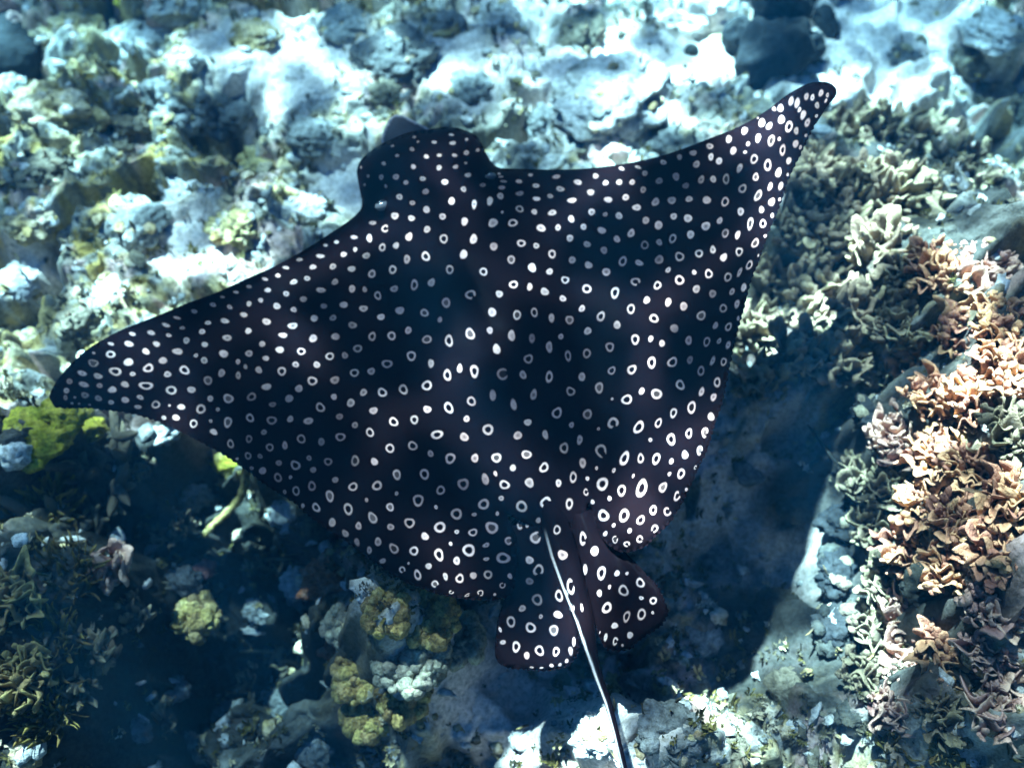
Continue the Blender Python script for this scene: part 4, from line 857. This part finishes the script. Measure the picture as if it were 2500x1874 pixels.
for x, y, r, n, mt, lb in PK:
    colony(x, y, r * 1.1, 'ruffle', mt, int(n * 1.6), 0.040, lb, base='rock_gold', rise=0.5, lean=(-0.25, -0.1), group='corals of the lower right corner')
for x, y, r, lb in [(2215, 1840, 52, 'yellow-green weed at the bottom edge near the corner'), (2330, 1825, 56, 'golden weed between corner corals at the bottom edge')]:
    colony(x, y, r, 'frond', 'alga_olive', 60, 0.035, lb, 'seaweed', 'seaweed', base='rock_gold', rise=0.4, wfac=1.3)
# ------------------------------------------------------------------ lit rubble below the tail
rock(1470, 1790, 74, 'rock_pale', 'bright pale rock beside the thin tail', rz=0.5, lumpy=0.8)
rock(1640, 1785, 84, 'rock_grey', 'grey-green pitted rock at the bottom below the blue shadow', rz=0.5, lumpy=1.0)
rock(1285, 1800, 42, 'rock_pale', 'small cyan-lit rock left of the tail', rz=0.6)
rock(1770, 1840, 60, 'rock_brown', 'brownish weedy rock at the bottom edge', rz=0.5, lumpy=1.0)
rock(1560, 1850, 56, 'rock_pale', 'cream rock at the bottom edge right of the tail', rz=0.5, lumpy=0.9)
rock(1400, 1860, 44, 'rock_gold', 'cream and gold rock at the bottom edge left of the tail', rz=0.5, lumpy=0.9)
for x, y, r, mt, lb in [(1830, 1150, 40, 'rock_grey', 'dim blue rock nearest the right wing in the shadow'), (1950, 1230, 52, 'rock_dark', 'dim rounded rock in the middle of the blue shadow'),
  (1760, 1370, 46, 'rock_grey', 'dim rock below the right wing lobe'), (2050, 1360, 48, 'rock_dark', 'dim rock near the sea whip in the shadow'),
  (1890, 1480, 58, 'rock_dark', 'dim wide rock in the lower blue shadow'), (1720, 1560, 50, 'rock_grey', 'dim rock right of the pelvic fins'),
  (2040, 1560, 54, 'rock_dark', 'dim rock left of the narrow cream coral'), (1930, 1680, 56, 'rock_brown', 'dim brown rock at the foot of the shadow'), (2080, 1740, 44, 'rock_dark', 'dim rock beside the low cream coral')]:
    rock(x, y, r, mt, lb, rz=0.45, lumpy=0.8, sub=4)  # the rock_dark ones carry the shadow's darkness in their pigment
for x, y, r, lb in [(2068, 1270, 62, 'added black rock for the shade on the slope below the sea whip'), (2060, 1400, 66, 'added black weedy rock for the shade on the slope left of the dark rounded rock'), (2040, 1530, 64, 'added black rock for the shade on the slope above the dim brown rock'), (2130, 1010, 52, 'dark rock under the brown coral above the peach coral')]:
    rock(x, y, r, 'rock_black', lb, rz=0.6, lumpy=1.1, rough=1.3, sink=0.4, decor=[('knob', 'rock_dark'), ('frond', 'soft_coral'), ('knob', 'rock_brown')])  # slope rocks added, their black pigment standing in for shade
rod([(1955, 1065), (2040, 1180), (2110, 1290), (2190, 1400)], 0.0035, 0.002, 'rock_dark', 'thin dark sea whip lying across the blue shadow', 'sea_whip', 'sea whip', lift=0.06)
# ------------------------------------------------------------------ left lower reef
rock(105, 1075, 95, 'sponge_yellow', 'large lumpy yellow-green sponge under the left wing tip', 'yellow_sponge', 'sponge', rz=0.7, rough=1.2, lumpy=0.9, sink=0.2,
     lobes=[(0, 0, 0, 0.8), (0.55, 0.55, 0.15, 0.62), (-0.35, 0.35, 0.1, 0.55), (-0.1, -0.55, 0.0, 0.45)], rot=0.0)
rock(72, 1140, 40, 'bone_white', 'pinkish-white lump at the foot of the large yellow sponge', 'coral_fragment', 'coral', rz=0.9, lumpy=0.5, sub=4, sink=0.0, dz=0.05)
rock(228, 1052, 34, 'sponge_yellow', 'smaller yellow sponge lobe right of the large one', 'yellow_sponge', 'sponge', rz=0.9, lumpy=0.7, sub=4, sink=0.2)
rock(556, 1130, 40, 'sponge_yellow', 'yellow sponge wedge peeping out below the wing edge', 'yellow_sponge', 'sponge', rz=0.7, lumpy=0.4, sub=4, sink=0.1)
colony(230, 1190, 60, 'antler', 'coral_grey', 20, 0.115, 'grey antler coral right of the yellow sponge', 'antler_coral', base='rock_dark', rise=0.4, wfac=1.1)
colony(95, 1250, 78, 'frond', 'alga_olive', 150, 0.060, 'bushy olive weed below the yellow sponge', 'seaweed', 'seaweed', base='rock_dark', rise=0.6)
colony(150, 1405, 76, 'frond', 'alga_olive', 120, 0.046, 'mossy golden tuft below the olive weed', 'soft_coral', base='rock_dark', rise=0.5)
colony(30, 1470, 66, 'ruffle', 'soft_coral', 56, 0.046, 'dark ruffled coral at the left edge', 'soft_coral', base='rock_dark', rise=0.5)
colony(125, 1570, 64, 'frond', 'alga_olive', 120, 0.046, 'mossy gold-tipped tuft facing the black gap', 'soft_coral', base='rock_dark', rise=0.5)
colony(45, 1660, 66, 'ruffle', 'soft_coral', 56, 0.046, 'brown ruffled coral low on the left edge', 'soft_coral', base='rock_brown', rise=0.5)
colony(190, 1650, 46, 'antler', 'coral_grey', 18, 0.075, 'small yellow-tipped coral at the rim of the black gap', 'antler_coral', base='rock_dark', rise=0.5)
colony(115, 1740, 54, 'frond', 'alga_olive', 120, 0.046, 'mossy tuft near the lower left corner', 'soft_coral', base='rock_brown', rise=0.5)
rock(55, 1830, 52, 'rock_gold', 'yellow-olive rock in the bottom left corner', rz=0.7, lumpy=1.0)
rock(90, 1348, 19, 'bone_white', 'white coral scrap above the mossy golden tuft', 'coral_fragment', 'coral', rz=0.6, lumpy=0.4, sub=3, sink=0.0, dz=0.07)
colony(285, 1405, 40, 'ruffle', 'coral_pink', 18, 0.070, 'small sunlit cream coral standing at the black gap', 'branching_coral', base='rock_pale', rise=0.6, dz=0.04)
rod([(624, 1178), (620, 1215), (608, 1250), (574, 1285), (545, 1310), (520, 1338)], 0.011, 0.008, 'coral_mustard', 'curved pale yellow rope sponge looping under the wing', 'rope_sponge', 'sponge', lift=0.09)
rock(398, 1052, 42, 'rock_pale', 'pinkish pale rock under the trailing edge near the wing tip', rz=0.7, lumpy=0.8, sub=4)
rock(470, 1210, 46, 'rock_grey', 'dim grey rock inside the curved rope sponge', rz=0.6, lumpy=1.0, sub=4)
rock(385, 1340, 40, 'rock_dark', 'dark rock between the cream coral and rope sponge', rz=0.6, lumpy=1.0, sub=4)
rock(460, 1425, 44, 'rock_grey', 'grey-white rock above the bright yellow knob coral', rz=0.7, lumpy=1.1, sub=4, dz=0.03)
rock(508, 1398, 30, 'coral_pink', 'mauve-pink crusted rock above the yellow knob coral', rz=0.7, lumpy=0.9, sub=4, dz=0.03)
colony(512, 1535, 48, 'knob', 'coral_mustard', 60, 0.0125, 'bright yellow knob coral alone in the black gap', 'knob_coral', base='rock_grey', rise=0.7, dz=0.10)
rod([(600, 1601), (640, 1600), (680, 1602)], 0.0045, 0.0035, 'twig', 'short pale stick lying in the black gap', 'stick', 'stick', lift=0.05)
rock(735, 1420, 52, 'rock_pale', 'blue-white rock left of the orange sponge', rz=0.6, lumpy=0.9)
rock(808, 1428, 62, 'sponge_orange', 'rusty orange crust sponge below the trailing edge', 'orange_sponge', 'sponge', rz=0.6, lumpy=1.1, rough=1.4, sink=0.3, dz=0.05)
colony(808, 1320, 60, 'frond', 'coral_grey', 70, 0.10, 'fine grey sea fan sweeping out from under the wing', 'sea_fan', 'sea fan', base='rock_grey', rise=0.3, lean=(-0.4, 0.2), wfac=0.45)
rock(808, 1575, 34, 'sponge_orange', 'small burnt-orange sponge left of the mustard corals', 'orange_sponge', 'sponge', rz=0.9, ry=1.3, lumpy=0.8, sub=4)
rock(690, 1250, 44, 'rock_pale', 'pink and yellow rock right of the rope sponge', rz=0.6, lumpy=0.9, sub=4)
KN = [(845, 1525, 36, 18, 'coral_pale_knob', 'grey knob coral between orange sponge and golden knob coral'), (945, 1500, 40, 20, 'coral_mustard', 'upright yellow knob coral touching the wing\'s trailing edge'), (1050, 1510, 50, 26, 'coral_mustard', 'bright yellow knob coral just below the wing'),
 (1115, 1560, 46, 26, 'coral_pale_knob', 'cream knob coral beside the left pelvic fin'), (1000, 1600, 70, 40, 'coral_pale_knob', 'grey-green knob coral in the middle of the mustard cluster'),
 (875, 1650, 46, 26, 'coral_mustard', 'golden knob coral at the left of the cluster'), (900, 1745, 44, 28, 'coral_mustard', 'lowest golden knob coral above the grey weed'), (985, 1700, 46, 26, 'coral_mustard', 'mustard knob coral between golden and grey-green ones')]
for x, y, r, n, mt, lb in KN:
    colony(x, y, r * 1.3, 'knob', mt, int(n * 3.0), 0.0125, lb, 'knob_coral', base='rock_brown', rise=0.35, dz=-0.01, group='knob corals below the wing')
colony(930, 1855, 60, 'frond', 'soft_coral', 80, 0.050, 'grey spiky weed at the bottom edge below the mustard corals', 'seaweed', 'seaweed', base='rock_grey', rise=0.4)
colony(1070, 1850, 60, 'frond', 'soft_coral', 80, 0.045, 'grey feathery weed at the bottom edge left of the tail', 'seaweed', 'seaweed', base='rock_grey', rise=0.4)
for x, y, r, lb in [(420, 1680, 40, 'dim rock deep in the black gap'), (560, 1740, 46, 'dim knobbly rock at the bottom of the black gap'), (330, 1790, 40, 'dim rock beside the mossy tuft near the corner'),
   (690, 1720, 48, 'dim blue rock left of the lowest golden coral'), (760, 1830, 52, 'dim rock at the bottom edge left of the grey weed'), (640, 1490, 44, 'dim rock right of the lone yellow knob coral'), (470, 1830, 44, 'dim rock at the bottom edge under the black gap')]:
    rock(x, y, r, 'rock_grey', lb, rz=0.6, lumpy=1.2, sub=4)

for x, y, r, mt, lb in [(345, 1150, 34, 'coral_grey', 'small grey coral between yellow sponge and rope sponge'), (430, 1300, 34, 'coral_olive', 'small tan coral just left of the rope sponge\'s lower end'), (330, 1500, 36, 'coral_olive', 'small tan coral at the left rim of the black gap'),
   (640, 1390, 36, 'coral_grey', 'small grey coral below the rope sponge'), (590, 1660, 34, 'coral_olive', 'small tan coral just below the pale stick'), (260, 1600, 34, 'coral_olive', 'small tan coral right of the mossy gold-tipped tuft'), (700, 1610, 36, 'coral_grey', 'small grey coral left of the burnt-orange sponge'), (400, 1760, 36, 'coral_olive', 'small tan coral low in the black gap')]:
    colony(x, y, r, 'ruffle', mt, 22, 0.038, lb, base='rock_brown', rise=0.6, dz=0.02, group='small corals in the black gap')
# ------------------------------------------------------------------ loose rubble and turf: nobody could count it
def scatter(name, label, cat, n, mats, shape, smin, smax, keep, seed):
    rr = random.Random(seed); V, F, MI = [], [], []; k = 0
    base = [shape(rr) for _ in range(10)]
    for i in range(n):
        px, py = rr.uniform(-250, 2750), rr.uniform(-250, 2150)
        x, y = hit(px, py, 0.05); x, y = float(x), float(y)
        w = keep(x, y)
        if rr.random() > w: continue
        z = zat(x, y); s = smin + (smax - smin) * rr.random() ** 2.2
        v, f = rr.choice(base); a = rr.uniform(0, 6.3); c, sn = math.cos(a), math.sin(a)
        q = v * np.array([s * rr.uniform(.7, 1.3), s * rr.uniform(.7, 1.2), s * rr.uniform(.55, 1.0)])
        q = np.stack([q[:, 0] * c - q[:, 1] * sn, q[:, 0] * sn + q[:, 1] * c, q[:, 2]], 1) + np.array([x, y, z + 0.1 * s])
        V.append(q); F.append(f + k); k += len(q); MI += [rr.randrange(len(mats))] * len(f)
    me = mesh_np(name, np.concatenate(V), np.concatenate(F), True)
    for q in mats: me.materials.append(MATS[q])
    me.polygons.foreach_set('material_index', np.array(MI, np.int32)); me.update()
    tag(link(name, me), label, cat, kind='stuff')
def sandat(x, y):
    i = int(np.clip(np.searchsorted(gx, x) - 1, 0, nx - 2)); j = int(np.clip(np.searchsorted(gy, y) - 1, 0, ny - 2)); return float(SAND[j, i])
def shade_film_at(x, y):
    i = int(np.clip(np.searchsorted(gx, x) - 1, 0, nx - 2)); j = int(np.clip(np.searchsorted(gy, y) - 1, 0, ny - 2)); return min(1.0, float(shade_film[j, i]))
scatter('coral_rubble', 'broken coral rubble strewn over the whole seabed', 'rubble', 6000, ['rock_pale', 'rock_pale', 'rock_gold', 'rock_grey', 'rock_brown'],
        lambda rr: (lump(ico(2)[0], rr.uniform(0, 99), 2.4, 1.6) * np.array([1, rr.uniform(.4, .8), rr.uniform(.4, .7)]), ico(2)[1]), 0.005, 0.026, lambda x, y: (1.0 - 0.85 * sandat(x, y)) * (1 - 0.75 * shade_film_at(x, y)), 5)
def tuft(rr):
    V, F = [], []
    for b in range(9):
        a = rr.uniform(0, 6.3); l = rr.uniform(0.6, 1.3); o = Vector((rr.uniform(-.4, .4), rr.uniform(-.4, .4), 0)); d = Vector((math.cos(a) * .6, math.sin(a) * .6, 1)).normalized() * l
        w = Vector((-math.sin(a), math.cos(a), 0)) * 0.10; k = len(V); e = Vector((math.cos(a), math.sin(a), 0)) * .05
        V += [o - w, o + w, o + d * .6 + w * 1.2, o + d, o + d * .6 - w * 1.2, o + d * .5 + e]
        F += [(k, k + 1, k + 5), (k + 1, k + 2, k + 5), (k + 2, k + 3, k + 5), (k + 3, k + 4, k + 5), (k + 4, k, k + 5)]
    return np.array([v[:] for v in V]), np.array(F)
scatter('algal_turf', 'short tufts of olive and golden turf weed between the rocks', 'algae', 12000, ['alga_olive', 'rock_gold', 'soft_coral'], tuft, 0.010, 0.026, lambda x, y: (1.0 - 0.95 * sandat(x, y)) * (1 - 0.6 * shade_film_at(x, y)) * 0.9, 6)
HAZE_COL = (0.001, 0.015, 0.036, 1); HAZE_DEN = 0.30; HAZE_ABS = (0.025, 0.63, 0.96, 1)
# ------------------------------------------------------------------ unseen gobo sheet at the water surface, patterned for caustics, and the water itself
m = bpy.data.materials.new('water_surface_gobo'); m.use_nodes = True; MATS['water_surface_gobo'] = m
t = m.node_tree; t.nodes.clear()
out = N(t, 'ShaderNodeOutputMaterial'); tr = N(t, 'ShaderNodeBsdfTransparent'); t.links.new(tr.outputs[0], out.inputs['Surface'])
g0 = N(t, 'ShaderNodeNewGeometry')
g = N(t, 'ShaderNodeVectorMath', operation='ADD'); g.name = 'patch_offset'; g.inputs[1].default_value = (1.467, -8.933, 0.0)   # pattern offset picked to place the light patches
t.links.new(g0.outputs['Position'], g.inputs[0])
nz = N(t, 'ShaderNodeTexNoise'); nz.inputs['Scale'].default_value = 3.2; nz.inputs['Detail'].default_value = 3
t.links.new(g.outputs[0], nz.inputs['Vector'])
sb = N(t, 'ShaderNodeVectorMath', operation='SUBTRACT'); sb.inputs[1].default_value = (0.5, 0.5, 0.5); t.links.new(nz.outputs['Color'], sb.inputs[0])
sc = N(t, 'ShaderNodeVectorMath', operation='SCALE'); sc.inputs['Scale'].default_value = 0.32; t.links.new(sb.outputs[0], sc.inputs[0])
ad = N(t, 'ShaderNodeVectorMath', operation='ADD'); t.links.new(g.outputs[0], ad.inputs[0]); t.links.new(sc.outputs[0], ad.inputs[1])
vo = N(t, 'ShaderNodeTexVoronoi', feature='DISTANCE_TO_EDGE', voronoi_dimensions='2D'); vo.inputs['Scale'].default_value = 3.1
t.links.new(ad.outputs[0], vo.inputs['Vector'])
vo2 = N(t, 'ShaderNodeTexVoronoi', feature='DISTANCE_TO_EDGE', voronoi_dimensions='2D'); vo2.inputs['Scale'].default_value = 6.1
t.links.new(ad.outputs[0], vo2.inputs['Vector'])
ra = ramp(t, [(0.0, (1, 1, 1)), (0.05, (0.66, 0.66, 0.66)), (0.12, (0.24, 0.24, 0.24)), (0.20, (0.07, 0.07, 0.07)), (0.34, (0.02, 0.02, 0.02))]); t.links.new(vo.outputs['Distance'], ra.inputs[0])
rb = ramp(t, [(0.0, (0.50, 0.50, 0.50)), (0.07, (0.20, 0.20, 0.20)), (0.18, (0.0, 0.0, 0.0))]); t.links.new(vo2.outputs['Distance'], rb.inputs[0])
n4 = N(t, 'ShaderNodeTexNoise'); n4.inputs['Scale'].default_value = 2.0; n4.inputs['Detail'].default_value = 2
t.links.new(g.outputs[0], n4.inputs['Vector'])
mr = N(t, 'ShaderNodeMapRange'); mr.inputs['From Min'].default_value = 0.3; mr.inputs['From Max'].default_value = 0.7; mr.inputs['To Min'].default_value = 0.25; mr.inputs['To Max'].default_value = 1.7
t.links.new(n4.outputs[0], mr.inputs['Value'])
s1 = N(t, 'ShaderNodeMath', operation='ADD'); t.links.new(ra.outputs[0], s1.inputs[0]); t.links.new(rb.outputs[0], s1.inputs[1])
s2 = N(t, 'ShaderNodeMath', operation='MULTIPLY'); t.links.new(s1.outputs[0], s2.inputs[0]); t.links.new(mr.outputs[0], s2.inputs[1])
pw = N(t, 'ShaderNodeMath', operation='POWER'); pw.inputs[1].default_value = 1.9; t.links.new(s2.outputs[0], pw.inputs[0])
s3 = N(t, 'ShaderNodeMath', operation='MULTIPLY_ADD'); s3.inputs[1].default_value = 4.2; s3.inputs[2].default_value = 0.14; t.links.new(pw.outputs[0], s3.inputs[0])
tint = N(t, 'ShaderNodeVectorMath', operation='SCALE'); tint.inputs[0].default_value = (1.0, 1.0, 1.0)
fr = N(t, 'ShaderNodeFresnel'); fr.inputs['IOR'].default_value = 1.33
iv = N(t, 'ShaderNodeMath', operation='SUBTRACT'); iv.inputs[0].default_value = 1.0; iv.use_clamp = True; t.links.new(fr.outputs[0], iv.inputs[1])  # sheet goes black past the Fresnel angle, dimming low sky light
s4 = N(t, 'ShaderNodeMath', operation='MULTIPLY'); t.links.new(s3.outputs[0], s4.inputs[0]); t.links.new(iv.outputs[0], s4.inputs[1])
t.links.new(s4.outputs[0], tint.inputs['Scale']); t.links.new(tint.outputs[0], tr.inputs['Color'])
n = 60; u = np.linspace(-40, 40, n); UX, UY = np.meshgrid(u, u + 1.5)
UZ = 2.75 + 0.03 * (fbm(UX * 1.3, UY * 1.3, 7, 3) - 0.5)
idx = np.arange(n * n).reshape(n, n)
q = np.stack([idx[:-1, :-1], idx[:-1, 1:], idx[1:, 1:], idx[1:, :-1]], -1).reshape(-1, 4)
tag(link('water_surface_gobo', mesh_np('water_surface_gobo', np.stack([UX, UY, UZ], -1).reshape(-1, 3), q, True, m)), 'unseen gobo sheet at the water surface, patterned to cast caustic light patches', 'water', kind='structure')

bm = bmesh.new(); bmesh.ops.create_cube(bm, size=1.0)
me = bpy.data.meshes.new('haze'); bm.to_mesh(me); bm.free()
m = bpy.data.materials.new('haze'); m.use_nodes = True; MATS['haze'] = m
t = m.node_tree; t.nodes.clear()
out = N(t, 'ShaderNodeOutputMaterial'); pv = N(t, 'ShaderNodeVolumePrincipled'); t.links.new(pv.outputs[0], out.inputs['Volume'])
pv.inputs['Color'].default_value = HAZE_COL; pv.inputs['Density'].default_value = HAZE_DEN
pv.inputs['Absorption Color'].default_value = HAZE_ABS; pv.inputs['Anisotropy'].default_value = 0.1
me.materials.append(m)
hz = link('haze', me); hz.scale = (24, 24, 4.6); hz.location = (0, 2.0, 2.18 - 2.3)
tag(hz, 'blue tinted sea water veiling the far reef', 'water', kind='stuff')
